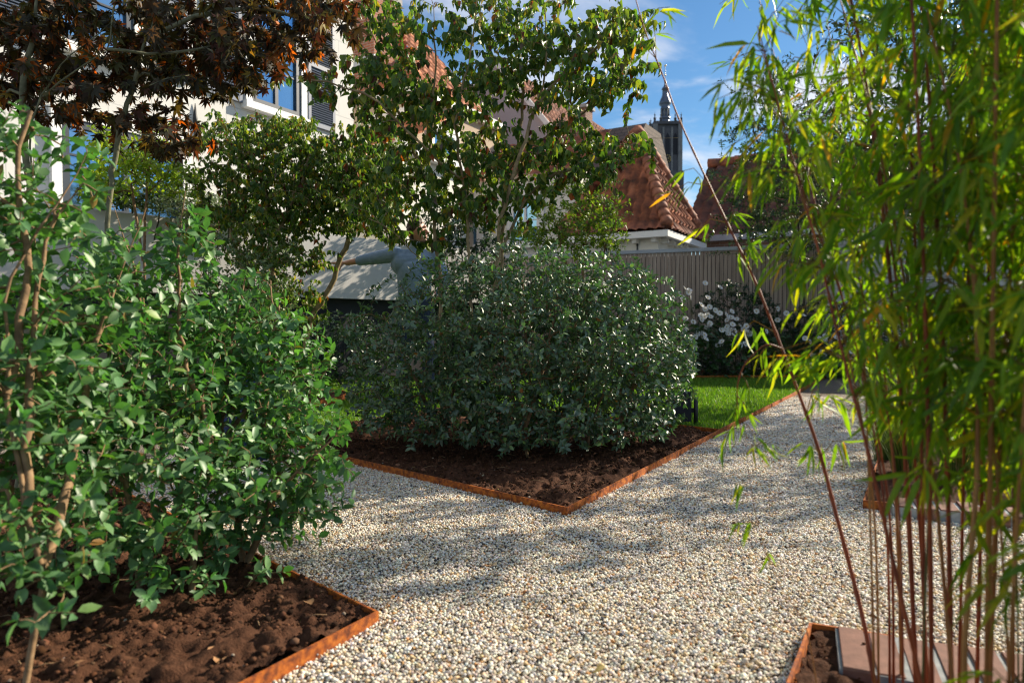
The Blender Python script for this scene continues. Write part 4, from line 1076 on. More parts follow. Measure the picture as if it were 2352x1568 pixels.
# near bed on the left: three shrubs
b1 = P(45, 1640, 1.22); b1[2] = 0.0
shrub("glossy_shrub", "tall near glossy green shrub with thick tan stem at the picture's left edge",
      [[b1, P(95, 1330, 1.27), P(60, 1180, 1.3), P(20, 900, 1.38), P(30, 640, 1.42), P(130, 470, 1.5), P(200, 350, 1.55)],
       [P(60, 1180, 1.3), P(75, 800, 1.45), P(110, 560, 1.55), P(190, 420, 1.6)], [P(20, 900, 1.38), P(60, 620, 1.5), P(40, 400, 1.55), P(70, 260, 1.6)],
       [P(95, 1330, 1.27), P(170, 1050, 1.5), P(220, 800, 1.65), P(330, 480, 1.75)]],
      [(40, 420, 1.6, .20, .25, .19), (70, 720, 1.55, .24, .28, .28), (60, 1010, 1.42, .22, .22, .25), (70, 1230, 1.30, .18, .14, .12), (90, 1340, 1.22, .15, .1, .07), (-160, 700, 1.6, .28, .3, .5)],
      1000, .034, PAL_OSM, "leaf_osm", rmax=.013, shell=.15, group="shrubs in the near left bed", length=.12, step=.026)
b2 = gz0(440, 1365); b2[2] = 0
shrub("glossy_shrub", "middle shrub of the near left bed, with bare tan stems sticking out above it",
      [[b2, P(450, 1150, 1.8), P(480, 1000, 1.85), P(420, 800, 1.9), P(412, 600, 1.95), P(425, 440, 1.95)],
       [P(450, 1150, 1.8), P(330, 1000, 1.9), P(260, 780, 1.95), P(215, 640, 1.9)], [P(480, 1000, 1.85), P(360, 820, 2.0), P(290, 560, 2.1), P(250, 450, 2.1)],
       [b2 + np.array((-.16, .05, 0)), P(300, 1150, 1.75), P(180, 960, 1.8)]],
      [(330, 870, 1.95, .27, .32, .20), (310, 590, 2.05, .17, .2, .10), (420, 560, 2.0, .10, .15, .10), (230, 700, 2.0, .20, .25, .15), (350, 1080, 1.75, .30, .28, .22), (180, 1020, 1.8, .18, .2, .22), (420, 700, 2.0, .12, .2, .14), (280, 1260, 1.66, .20, .12, .09), (370, 1340, 1.62, .14, .1, .06)],
      1050, .033, PAL_OSM, "leaf_osm", rmax=.012, shell=.1, group="shrubs in the near left bed", length=.11, step=.024)
b3 = gz0(555, 1305); b3[2] = 0
shrub("glossy_shrub", "right-hand shrub of the near left bed, leaning out over the gravel",
      [[b3, P(590, 1240, 1.95), P(640, 1080, 2.0), P(600, 1000, 2.1), P(640, 850, 2.15), P(720, 790, 2.2)],
       [b3, P(540, 1150, 2.0), P(505, 1010, 2.05), P(520, 880, 2.1), P(540, 740, 2.15), P(560, 640, 2.2)], [P(505, 1010, 2.05), P(570, 930, 2.1), P(630, 760, 2.2), P(620, 640, 2.3)],
       [P(590, 1240, 1.95), P(640, 1130, 1.9), P(760, 1010, 1.95)], [b3, P(590, 1310, 1.85), P(540, 1400, 1.72)]],
      [(610, 900, 2.2, .22, .28, .20), (560, 690, 2.25, .12, .2, .10), (740, 800, 2.2, .06, .12, .06), (520, 830, 2.15, .14, .25, .22), (660, 800, 2.25, .12, .2, .14), (610, 1100, 2.0, .22, .22, .18), (700, 1010, 2.05, .13, .16, .16), (690, 1170, 2.0, .11, .14, .12), (530, 1180, 1.9, .16, .18, .15), (560, 1350, 1.76, .13, .08, .08), (500, 1440, 1.64, .07, .06, .04), (760, 1120, 1.95, .07, .1, .1)],
      1050, .031, PAL_OSM, "leaf_osm", rmax=.012, shell=.1, group="shrubs in the near left bed", length=.11, step=.021,
      extra=[P(500, 1475, 1.62), P(530, 1490, 1.62), P(470, 1440, 1.66), P(550, 1430, 1.66), P(795, 1075, 1.95), P(780, 960, 2.0), P(770, 1000, 1.98), P(730, 760, 2.2)])
# the round bush in the corner bed
cb = dict(lsz=.031, pal=PAL_BUSH, leafm="leaf_bush", length=.10, step=.019, rmax=.022, shell=.50, zmin=.07, group="shrubs grown together in the corner bed")
b = gz0(1000, 1028)
shrub("round_shrub", "dark left third of the round bush in the corner bed, in shade", [[b, P(985, 940, 3.85), P(930, 820, 3.8), P(880, 720, 3.8)], [b, P(1040, 900, 3.85), P(1080, 760, 3.9)]],
      [(960, 855, 3.85, .42, .45, .36), (1050, 775, 3.85, .42, .45, .50), (860, 930, 3.95, .22, .3, .20), (1000, 970, 3.6, .4, .25, .16), (845, 760, 3.9, .18, .25, .16)], 1150, **cb,
      extra=[P(845, 668, 3.8), P(858, 690, 3.8), P(872, 660, 3.85), P(885, 648, 3.85), P(830, 700, 3.9), P(905, 636, 3.85), P(815, 730, 3.9), P(795, 770, 3.95), P(920, 650, 3.8)])
b = gz0(1212, 1052)
shrub("round_shrub", "middle and highest third of the round bush, with a bare stem showing at soil level", [[b, P(1200, 1000, 3.5), P(1165, 850, 3.55), P(1150, 700, 3.6)], [P(1200, 1000, 3.5), P(1245, 850, 3.5), P(1280, 700, 3.6)], [b + np.array((.05, .25, 0)), P(1210, 800, 3.8), P(1200, 640, 3.8)]],
      [(1200, 790, 3.65, .46, .48, .58), (1260, 960, 3.4, .40, .26, .20), (1150, 900, 3.45, .36, .3, .30), (1320, 760, 3.6, .34, .4, .46), (1160, 1030, 3.35, .2, .12, .06)], 1500, **cb)
b = gz0(1356, 1046)
shrub("round_shrub", "sunlit right third of the round bush beside the lawn", [[b, P(1352, 990, 3.6), P(1400, 860, 3.7), P(1420, 720, 3.8)], [b + np.array((.14, .2, 0)), P(1450, 900, 3.8), P(1520, 780, 3.9)], [P(1352, 990, 3.6), P(1340, 800, 3.7), P(1360, 680, 3.8)]],
      [(1420, 800, 3.85, .42, .5, .53), (1500, 850, 3.95, .27, .4, .38), (1400, 960, 3.55, .36, .28, .18), (1500, 970, 3.75, .18, .25, .10)], 1350, **cb)

# ------------------------------------------------------------------ trees
PAL_K = [(.060, .125, .030, 5), (.090, .17, .034, 5), (.15, .22, .036, 4), (.22, .25, .035, 2.2), (.32, .25, .03, .6), (.34, .09, .02, .28), (.12, .035, .03, .35), (.16, .12, .10, .5)]
def dogwood(label, base, stems, clusters, ntips, lsz, group, nper=2.2, rmax=.03):
    t = thing("dogwood_tree", label, "tree", base, group); g = Grow()
    for q in stems: g.stem(q, .08, jit=.35)
    ch = g.tips(in_px(clusters, ntips, float(base[1]) + .12), .07, .12, .5, .12)
    g.wood("trunk", M["bark_kousa"], t, .0016, 2.3, rmax)
    a = pairs_on(g, ch, .17, lsz * .62, lsz, .8, 0.9, szj=.4, upb=.35)
    n = len(a[0]); ax = nrm(a[1]) ; ax[:, 2] -= rng.uniform(.2, 1.2, n)
    up = a[2] + rng.normal(0, .35, (n, 3))
    leaves("crown", T_KOUSA, a[0], ax, up, a[3], pick(PAL_K, n), M["leaf_kousa"], t, wid=rng.uniform(.75, 1.2, n))
    return t
kd = 4.55; kb = P(1110, 985, kd); kb[2] = 0
KD = lambda x, y, dd=0: P(x, y, kd + dd)
dogwood("tall many-stemmed dogwood with drooping dark green leaves rising behind the round bush", kb,
    [[kb + (-.28, .1, 0), KD(1010, 640), KD(985, 420), KD(992, 300, .1), KD(1000, 120, .1), KD(985, -60, .1)],
     [kb + (-.05, -.1, 0), KD(1078, 600, -.15), KD(1066, 420), KD(1045, 290, -.1), KD(1080, 120, -.1), KD(1100, -60, -.1)],
     [kb + (0, -.1, 0), KD(1140, 590, -.2), KD(1172, 420, -.2), KD(1215, 300, -.1), KD(1243, 230), KD(1330, 140, .1), KD(1410, 80, .15), KD(1470, 30, .2)],
     [KD(1243, 230), KD(1255, 120, -.1), KD(1245, -50, -.1)], [KD(1172, 420), KD(1240, 330, .2), KD(1330, 270, .3), KD(1420, 210, .3)],
     [kb + (.06, .05, 0), KD(1150, 600, .2), KD(1160, 430, .2), KD(1190, 330, .2), KD(1200, 180, .2), KD(1170, 20, .2)],
     [KD(1066, 420), KD(960, 330, -.2), KD(870, 235, -.2), KD(790, 200, -.2), KD(690, 175, -.2)], [KD(985, 420), KD(930, 300, .2), KD(880, 150, .2), KD(840, 30, .2)],
     [KD(1140, 590), KD(1230, 430, .1), KD(1330, 385, .1), KD(1480, 320, .1), KD(1560, 318, .1)], [KD(1010, 640), KD(930, 560, -.3), KD(850, 490, -.4), KD(800, 470, -.4)]],
    [(905, 50, 85, 75, .35), (870, 150, 70, 60, .3), (930, 190, 75, 55, .3), (1010, 240, 90, 45, .35), (1085, 205, 80, 50, .35), (1150, 50, 80, 90, .35), (1060, 60, 25, 70, .2), (1180, 150, 60, 50, .3), (1260, 90, 90, 80, .35), (1350, 120, 100, 65, .35), (1420, 55, 70, 60, .3), (1440, 165, 55, 40, .25), (1290, 215, 100, 45, .35), (1380, 200, 60, 35, .25),
     (1060, 325, 110, 50, .35), (930, 290, 60, 40, .3), (960, 395, 110, 55, .35), (1090, 430, 110, 60, .35), (1270, 340, 90, 45, .3), (1370, 355, 85, 38, .25), (1310, 290, 60, 25, .2), (1440, 325, 45, 22, .2), (1230, 420, 70, 45, .3), (885, 505, 50, 34, .3), (850, 460, 60, 45, .3), (930, 590, 40, 10, .1, .5), (1000, 560, 36, 18, .2, .8), (925, 530, 34, 20, .2, .8), (1080, 490, 110, 34, .3, .6), (1000, 470, 60, 30, .25, .6), (1150, 360, 90, 50, .3), (1180, 470, 70, 40, .3, .7),
     (740, 195, 75, 28, .2, .8), (830, 235, 50, 40, .2), (1555, 320, 14, 7, .08, .4), (1480, 215, 24, 18, .2, .6), (1400, 335, 60, 34, .25), (1340, 400, 60, 30, .25)],
    1950, .050, "dogwood trees", rmax=.028)
k2 = P(690, 940, 5.6); k2[2] = 0
K2 = lambda x, y, dd=0: P(x, y, 5.6 + dd)
dogwood("shorter dense dogwood in front of the white terrace wall, left of the person", k2,
    [[k2, K2(640, 720), K2(618, 560), K2(605, 420), K2(560, 330)], [k2, K2(705, 760), K2(745, 680), K2(785, 590), K2(820, 480), K2(800, 380)], [K2(618, 560), K2(690, 430), K2(720, 330)], [k2, K2(620, 800), K2(560, 640), K2(520, 480)]],
    [(460, 330, 40, 30, .3, .5), (450, 540, 50, 40, .3, .5), (650, 290, 60, 30, .3), (880, 370, 60, 60, .35), (880, 460, 50, 50, .3), (760, 440, 100, 60, .4), (520, 290, 40, 30, .3, .6), (590, 330, 90, 40, .35), (710, 345, 95, 45, .35), (480, 400, 45, 18, .2, .7), (560, 410, 80, 50, .35), (690, 430, 120, 60, .4), (820, 400, 70, 60, .35), (520, 480, 50, 35, .3), (630, 510, 100, 45, .35), (770, 500, 70, 36, .3), (870, 525, 40, 18, .2, .5), (600, 590, 60, 40, .3, .6), (700, 590, 50, 36, .3, .5), (690, 690, 60, 40, .3, .5), (620, 680, 50, 50, .3, .5), (830, 320, 50, 30, .2)],
    3300, .040, "dogwood trees", rmax=.024)
# Japanese maple, top left
PAL_M = [(.040, .038, .018, 7), (.060, .042, .020, 4), (.085, .034, .020, 2), (.075, .08, .020, 3), (.20, .08, .015, 1.0), (.50, .15, .018, .7), (.26, .19, .02, .4)]
md = 2.75; mb_ = P(95, 1130, md); mb_[2] = 0
MD = lambda x, y, dd=0: P(x, y, md + dd)
mt = thing("maple_tree", "dark red-leaved maple with mossy forked limbs hanging over the top left", "tree", mb_)
g = Grow()
g.stem([mb_ + (-.1, 0, 0), MD(70, 600), MD(60, 330), MD(52, 220), MD(70, 100), MD(92, -60)], .06)
g.stem([mb_, MD(75, 500, -.1), MD(70, 330, -.1), MD(84, 248, -.1), MD(112, 195, -.1), MD(140, 150, -.1), MD(188, 105, -.1), MD(228, 76, -.1), MD(256, 52, -.1), MD(262, -40, -.1)], .05, jit=.15)
g.stem([MD(100, 222, -.1), MD(137, 190, -.12), MD(175, 160, -.12), MD(212, 137, -.12), MD(246, 112, -.12), MD(252, 90, -.12), MD(268, -20, -.12)], .05, jit=.15)
g.stem([MD(246, 112, -.12), MD(290, 118, -.1), MD(337, 125, -.05), MD(412, 120, 0), MD(520, 100, .1)], .05, jit=.15)
g.stem([mb_ + (.25, .1, 0), MD(245, 560, .1), MD(265, 360, .1), MD(280, 275, .1), MD(308, 200, .1), MD(335, 90, .1), MD(400, -20, .1)], .05)
g.stem([MD(280, 275, .1), MD(330, 310, .05), MD(390, 300, 0)], .05); g.stem([MD(335, 90, .1), MD(450, 40, .15), MD(600, 20, .2), MD(740, 60, .25)], .06)
mcl = [(60, 60, 110, 90, .4), (200, 70, 110, 80, .4), (340, 60, 110, 70, .4), (480, 70, 110, 70, .4), (610, 60, 90, 60, .35), (720, 50, 80, 50, .3), (790, 60, 40, 50, .25, .7), (150, 190, 110, 60, .35), (300, 180, 110, 50, .35), (430, 160, 100, 45, .35), (560, 150, 80, 40, .3), (640, 120, 60, 40, .3), (60, 180, 60, 60, .3), (200, 270, 70, 30, .25, .6), (330, 270, 60, 40, .25), (410, 290, 50, 45, .22), (390, 330, 55, 28, .2), (250, 330, 40, 20, .2, .4), (560, 200, 50, 30, .2, .8), (300, -60, 300, 60, .5), (620, -40, 200, 50, .4), (-80, 60, 90, 130, .4)]
ch = g.tips(in_px(mcl, 950, md + .28), .06, .12, .4, .14)
g.wood("trunk", M["bark_green"], mt, .0014, 2.25, .032)
a = pairs_on(g, ch, .13, .050, .047, .85, .5, szj=.35, upb=.2)
n = len(a[0]); ax = nrm(a[1]); ax[:, 2] -= rng.uniform(.3, 1.6, n)
colm = pick(PAL_M, n)
leaves("crown", T_MAPLE, a[0], ax, a[2] + rng.normal(0, .45, (n, 3)), a[3], colm, M["leaf_maple"], mt)
# evergreen small-leaved trees on the right
PAL_T = [(.028, .060, .022, 5), (.040, .082, .026, 4), (.060, .105, .035, 3), (.11, .14, .06, 1)]
def small_tree(label, base, stems, clusters, ntips, lsz, pal=PAL_T, name="evergreen_tree", group="evergreen trees", bark="bark_dark", rmax=.045, length=.3, step=None, T=T_SMALL, cat="tree", wid=None, leafm="leaf_tree"):
    t = thing(name, label, cat, base, group); g = Grow()
    for q in stems: g.stem(q, .10, jit=.3)
    ch = g.tips(in_px(clusters, ntips, float(base[1])), .09, .14, .4, .10)
    g.wood("trunk", M[bark], t, .0018, 2.3, rmax)
    a = pairs_on(g, ch, length, step or lsz * .55, lsz, .8, .1, szj=.35)
    leaves("crown", T, a[0], a[1], a[2], a[3], pick(pal, len(a[0])), M[leafm], t)
    return t
t1 = P(1850, 830, 9.3); t1[2] = 0
T1 = lambda x, y, dd=0: P(x, y, 9.3 + dd)
small_tree("slender evergreen tree with fine leaves in front of the wooden fence", t1, [[t1, T1(1848, 700), T1(1843, 600), T1(1830, 480), T1(1800, 330), T1(1790, 200)], [T1(1843, 600), T1(1880, 450), T1(1900, 300)], [T1(1830, 480), T1(1750, 350), T1(1720, 260)], [T1(1843, 600), T1(1780, 520), T1(1720, 480)]],
    [(1790, 330, 90, 110, .7), (1740, 420, 75, 70, .6), (1850, 430, 90, 110, .7), (1800, 230, 80, 80, .6), (1760, 510, 90, 50, .6), (1860, 540, 90, 50, .6), (1700, 330, 30, 40, .3, .5), (1900, 300, 60, 90, .6), (1700, 420, 30, 30, .3, .4)], 1400, .048)
t2 = P(2080, 860, 6.8); t2[2] = 0
T2 = lambda x, y, dd=0: P(x, y, 6.8 + dd)
small_tree("larger dark-leaved evergreen tree seen through the bamboo tops", t2, [[t2, T2(2085, 640), T2(2100, 450), T2(2120, 250), T2(2130, 50)], [T2(2100, 450), T2(2010, 300), T2(1970, 150)], [T2(2100, 450), T2(2220, 330), T2(2290, 200)], [T2(2120, 250), T2(2060, 100), T2(2030, -40)]],
    [(2000, 230, 110, 120, .6), (2120, 150, 120, 140, .7), (2250, 200, 110, 140, .7), (2070, 380, 130, 90, .6), (2220, 400, 120, 90, .6), (2060, 20, 130, 90, .6), (2220, 20, 120, 90, .6), (2350, 250, 90, 200, .7), (2150, 520, 120, 60, .6)], 1250, .060, bark="bark_dark")
t3 = np.array((5.6, 6.4, 0))
small_tree("evergreen tree standing furthest right beyond the bamboo", t3, [[t3, t3 + (0, 0, 1.2), t3 + (.1, .1, 2.4), t3 + (.2, 0, 3.3)], [t3 + (0, 0, 1.2), t3 + (-.6, 0, 2.2)], [t3 + (0, 0, 1.2), t3 + (.6, .2, 2.2)]],
    [(1176 + F * 5.6 / 6.4, 746 - F * 1.7 / 6.4, 220, 200, .8), (1176 + F * 5.2 / 6.4, 746 - F * 1.2 / 6.4, 180, 120, .7)], 700, .060)
def WP(x, y, z): return (1176 + F * x / y, 746.5 - F * (z - CAM_H) / y)
t4 = np.array((3.55, 4.2, 0))  # tree added right of the frame, crown layers shaped to throw shadow bands
def lay(x, y, z, rx, rz, ry, w=1.0): a = WP(x, 4.2, z); return (a[0], a[1], rx * F / 4.2, rz * F / 4.2, ry, w)
small_tree("layered tree added past the right edge to cast shadow bands on gravel", t4, [[t4, t4 + (0, 0, .9), t4 + (.03, .02, 1.9), t4 + (0, 0, 2.6)], [t4 + (0, 0, 1.5), t4 + (-.6, .05, 1.75), t4 + (-1.0, 0, 1.8)], [t4 + (0, 0, 1.5), t4 + (.6, .05, 1.75), t4 + (.9, 0, 1.8)], [t4 + (.03, .02, 1.9), t4 + (-.6, -.1, 2.2)], [t4 + (.03, .02, 1.9), t4 + (.6, .1, 2.3)]],
    [lay(3.0, 0, 1.30, .55, .05, .22), lay(2.9, 0, 1.78, .75, .06, .16), lay(4.0, 0, 1.80, .6, .06, .2), lay(3.3, 0, 2.25, .8, .07, .2), lay(3.5, 0, 2.6, .5, .08, .3)], 520, .045, [(.05, .10, .03, 4), (.08, .14, .035, 3)], "added_shadow_tree", None, "bark_dark", .022, .2, T=T_OSM)
# light green shrub by the lower house window, behind the maple
PAL_Y = [(.20, .30, .03, 4), (.28, .36, .04, 4), (.14, .24, .03, 2)]
y1 = P(330, 560, 5.7); y1[2] = 0; Y1 = lambda x, y, dd=0: P(x, y, 5.7 + dd)
small_tree("bright yellow-green young tree by the lower house window", y1, [[y1, Y1(330, 600), Y1(335, 450), Y1(345, 350)], [Y1(330, 600), Y1(300, 420)], [Y1(335, 450), Y1(390, 390)]],
    [(300, 380, 50, 40, .3), (360, 350, 60, 45, .3), (390, 410, 50, 30, .25), (250, 330, 45, 40, .3), (230, 420, 40, 40, .3)], 330, .052, PAL_Y, "young_tree", None, "bark_tan", .012, .22, T=T_OSM, leafm="leaf_kousa")
y2 = P(1330, 880, 7.2); y2[2] = 0; Y2 = lambda x, y, dd=0: P(x, y, 7.2 + dd)
small_tree("airy young tree with light green leaves between round bush and pavilion", y2, [[y2, Y2(1335, 700), Y2(1345, 560), Y2(1360, 470)], [Y2(1335, 700), Y2(1290, 560), Y2(1270, 490)], [Y2(1335, 700), Y2(1390, 570), Y2(1410, 520)]],
    [(1280, 500, 50, 45, .3), (1350, 500, 50, 45, .3), (1310, 420, 50, 40, .3), (1370, 440, 40, 34, .3), (1390, 540, 36, 50, .3), (1310, 560, 60, 30, .3), (1420, 520, 26, 30, .2, .6), (1235, 540, 40, 30, .3), (1410, 470, 22, 20, .15, .4)], 560, .045, [(.08, .15, .025, 4), (.13, .20, .03, 4), (.20, .26, .04, 2)], "young_tree", None, "bark_tan", .014, .22, T=T_OSM, leafm="leaf_kousa")

# ------------------------------------------------------------------ bamboo clump on the right
PAL_B = [(.075, .185, .016, 5), (.11, .235, .018, 5), (.17, .28, .020, 4), (.25, .30, .02, 2), (.40, .24, .02, .4)]
M["culm_red"] = mat_noise("red_brown_culm", [(0.3, (0.12, 0.018, 0.006)), (0.6, (0.29, 0.055, 0.010)), (0.8, (0.36, 0.14, 0.03))], 9, 0.5, None, 6)
M["culm_tan"] = mat_noise("tan_culm", [(0.3, (0.22, 0.07, 0.015)), (0.7, (0.40, 0.19, 0.05))], 9, 0.5, None, 6)
M["culm_green"] = mat_noise("dark_green_culm", [(0.3, (0.03, 0.05, 0.015)), (0.7, (0.10, 0.13, 0.03))], 9, 0.4, None, 6)
bc = np.array((0.84, 1.04, 0.0))
bt = thing("bamboo_clump", "leafy bamboo clump with red and tan canes, filling the right side of the picture", "bamboo", bc)
def ribbon_leaves(Pp, A, N, S, parent, tw):
    n = len(Pp); leaves("foliage", T_BAMBOO, Pp, A, N, S, np.minimum(pick(PAL_B, n, .2), .6), M["leaf_bamboo"], parent, wid=rng.uniform(.8, 1.25, n), twigs=tw)
def catmull(pts, m):
    pts = [np.asarray(q, float) for q in pts]; out = []
    for i in range(len(pts) - 1):
        p0, p1, p2, p3 = pts[max(i - 1, 0)], pts[i], pts[i + 1], pts[min(i + 2, len(pts) - 1)]
        for t in np.linspace(0, 1, m, endpoint=False): out.append(0.5 * (2 * p1 + (p2 - p0) * t + (2 * p0 - 5 * p1 + 4 * p2 - p3) * t * t + (3 * p1 - p0 - 3 * p2 + p3) * t ** 3))
    return np.array(out + [pts[-1]])
def culm(pts, r0, mat, leafy, z0=.55, blen=(.07, .20), nb=(2, 4), gap=.11, lsz=.07, bare_above=9.):
    q = catmull(pts, 10); L = np.concatenate([[0], np.cumsum(np.linalg.norm(np.diff(q, axis=0), axis=1))])
    mb = MB(); rad = r0 * (1 - 0.72 * L / L[-1]); rr = rad.copy()
    nodes = np.arange(gap * .6, L[-1], gap); idx = [int(np.argmin(abs(L - d))) for d in nodes]
    for i in idx: rr[i] *= 1.22
    mb.tube(q, rr, 8); c = mb.build("culm", M[mat], bt, smooth=True)
    if leafy <= 0: return
    Pp, A, N, S = [], [], [], []; tw = MB()
    ends = [(q[-1], nrm(q[-1] - q[-3]))]
    for i in idx:
        if q[i][2] < z0: continue
        d = nrm(q[min(i + 1, len(q) - 1)] - q[i - 1]); f = L[i] / L[-1]
        for _ in range(rng.integers(nb[0], nb[1] + 1)):
            if rng.random() > leafy * (.3 if q[i][2] > bare_above else 1): continue
            a = rng.uniform(0, 6.28); e1 = nrm(np.cross(d, (1, .2, .1))); e2 = np.cross(d, e1)
            o = nrm((math.cos(a) * e1 + math.sin(a) * e2) * .9 + d * .7); l = rng.uniform(*blen) * (1.1 - .4 * f)
            p1 = q[i] + o * l * .55; p2 = q[i] + o * l + np.array((0, 0, -.35 * l)); tw.tube([q[i], p1, p2], [.0011, .0009, .0006], 4, False)
            for k in range(rng.integers(4, 8)):
                t = rng.uniform(.25, 1.0); base = q[i] * (1 - t) ** 2 + 2 * p1 * t * (1 - t) + p2 * t * t
                dd = nrm(p2 - q[i]); Pp.append(base); A.append(dd * .5 + rng.normal(0, .40, 3) + np.array((0, 0, -.85))); N.append(np.array((0, 0, .8)) + rng.normal(0, .5, 3)); S.append(lsz * rng.uniform(.6, 1.25))
    if Pp: ribbon_leaves(np.array(Pp), np.array(A), np.array(N), np.array(S), c, tw)
# canes the picture shows one by one
culm([P(2034, 1690, 1.20), P(2009, 1566, 1.22), P(1979, 1408, 1.26), P(1919, 1176, 1.33), P(1881, 1034, 1.38), P(1834, 901, 1.42), P(1798, 806, 1.45), P(1738, 654, 1.49), P(1676, 524, 1.53), P(1618, 402, 1.56), P(1558, 270, 1.6), P(1523, 175, 1.64), P(1483, 75, 1.68), P(1455, -20, 1.7)], .0044, "culm_red", .8, .42, (.05, .16), (1, 3), .09, .066, 1.06)
culm([P(2130, 1700, .98), P(2114, 1566, 1.0), P(2071, 1376, 1.02), P(2026, 1176, 1.04), P(1984, 996, 1.06), P(1954, 883, 1.08), P(1916, 732, 1.1), P(1881, 579, 1.12), P(1834, 412, 1.15), P(1790, 250, 1.2), P(1740, 60, 1.25)], .0036, "culm_red", .95, .50, (.07, .20), (2, 4), .09, .068)
culm([P(2200, 1700, 1.05), P(2188, 1568, 1.06), P(2165, 1300, 1.1), P(2145, 1100, 1.12), P(2110, 900, 1.15), P(2070, 600, 1.18), P(2010, 300, 1.2), P(1930, 0, 1.25)], .0036, "culm_tan", .95, .6)
culm([P(2222, 1700, .95), P(2215, 1500, .96), P(2232, 1250, .98), P(2245, 1050, 1.0), P(2240, 700, 1.02), P(2200, 350, 1.05), P(2130, 30, 1.1)], .0046, "culm_tan", 1, .6)
# a hooked branch hanging from the thin cane
culm([P(1796, 800, 1.45), P(1763, 791, 1.44), P(1738, 807, 1.43), P(1713, 834, 1.42), P(1698, 866, 1.41), P(1693, 904, 1.41), P(1697, 959, 1.41), P(1703, 999, 1.41)], .0019, "culm_red", .9, .3, (.03, .07), (0, 2), .05, .055)
culm([P(1880, 1600, 1.24), P(1850, 1440, 1.26), P(1790, 1340, 1.28), P(1745, 1220, 1.3), P(1722, 1100, 1.32), P(1712, 1000, 1.33)], .0012, "culm_tan", .95, .2, (.03, .09), (1, 2), .07, .045)
for k in range(36):
    a = rng.uniform(0, 6.28); rr = math.sqrt(rng.random()); b = bc + np.array((.22 * rr * math.cos(a), .17 * rr * math.sin(a), 0))
    out = np.array((b[0] - bc[0] + rng.normal(.10, .07), (b[1] - bc[1]) * .9 + rng.normal(0.05, .07), 0)) * 1.1; out[0] = max(out[0], -.03); h = rng.uniform(1.35, 2.15); ph = rng.uniform(.25, 1.0)
    pts = [b, b + out * .25 + (0, 0, h * .3), b + out * .8 + (0, 0, h * .62), b + out * 1.7 + (0, 0, h * .88), b + out * (2.4 + ph) + (0, 0, h * .97)]
    thin = rng.random() < .42
    culm(pts, rng.uniform(.0012, .0020) if thin else rng.uniform(.0024, .0042), random.choice(["culm_green", "culm_green", "culm_tan"]) if thin else random.choice(["culm_red", "culm_red", "culm_tan"]), .95, rng.uniform(.30, .55), (.05, .17), (2, 5), .095, .074)

for k in range(6):
    a0, ztop = P(rng.uniform(1990, 2120), 1640, rng.uniform(1.12, 1.3)), rng.uniform(-50, 330); x1 = rng.uniform(1800, 1980); dd = rng.uniform(1.2, 1.5); a0[2] = 0
    culm([a0, P(a0[0] / a0[1] * F + 1176 - 25, 1150, a0[1]), P(x1 * .4 + .6 * (a0[0] / a0[1] * F + 1150), 760, (a0[1] + dd) / 2), P(x1, 380 + ztop * .3, dd), P(x1 - rng.uniform(40, 160), ztop, dd + .05)], rng.uniform(.002, .0034), random.choice(['culm_red', 'culm_tan']), 1, .62, (.06, .18), (2, 4), .085, .066)
for k in range(9):
    b = np.array((.60 + rng.uniform(0, .18), .80 + rng.uniform(-.06, .1), 0)); out = np.array((rng.uniform(.0, .10), rng.normal(0, .05), 0)); h = rng.uniform(1.1, 1.7)
    culm([b, b + out * .3 + (0, 0, h * .35), b + out + (0, 0, h * .7), b + out * 2.2 + (0, 0, h)], rng.uniform(.0024, .0038), random.choice(["culm_red", "culm_tan"]), .95, .24, (.05, .13), (2, 4), .095, .070)

# ------------------------------------------------------------------ grasses
def arcs(name, base, n, ln, w, pal, matn, parent, spread=(.3, 1.1), droop=.9, seg=6, r=.06):
    az = rng.uniform(0, 6.28, n); L = ln * rng.uniform(.55, 1.1, n); tl = rng.uniform(*spread, n); base = np.asarray(base, float)
    o = base + np.stack([np.cos(az) * r * rng.random(n), np.sin(az) * r * rng.random(n), np.zeros(n)], 1)
    V = np.zeros((n, seg + 1, 2, 3)); p = o.copy(); D = np.stack([np.cos(az), np.sin(az)], 1); side = np.stack([-D[:, 1], D[:, 0], np.zeros(n)], 1)
    cur = tl * .25; tipd = None
    for s in range(seg + 1):
        ww = w * (1 - (s / seg) ** 1.6 * .95) * .5
        V[:, s, 0] = p - side * ww; V[:, s, 1] = p + side * ww
        st = L / seg; tipd = np.stack([D[:, 0] * np.sin(cur), D[:, 1] * np.sin(cur), np.cos(cur)], 1); last = p.copy()
        p = p + tipd * st[:, None]; cur = cur + tl * droop / seg * 1.4
    I = np.arange(n * (seg + 1) * 2).reshape(n, seg + 1, 2)
    Q = np.stack([I[:, :-1, 0], I[:, :-1, 1], I[:, 1:, 1], I[:, 1:, 0]], -1).reshape(-1, 4)
    mesh_np(name, V.reshape(-1, 3), Q.ravel(), np.full(len(Q), 4), M[matn], parent, col=np.repeat(pick(pal, n), (seg + 1) * 2, 0), smooth=True)
    return last, tipd
PAL_G = [(.09, .15, .03, 5), (.14, .19, .05, 4), (.24, .22, .09, 2), (.30, .24, .13, 1)]
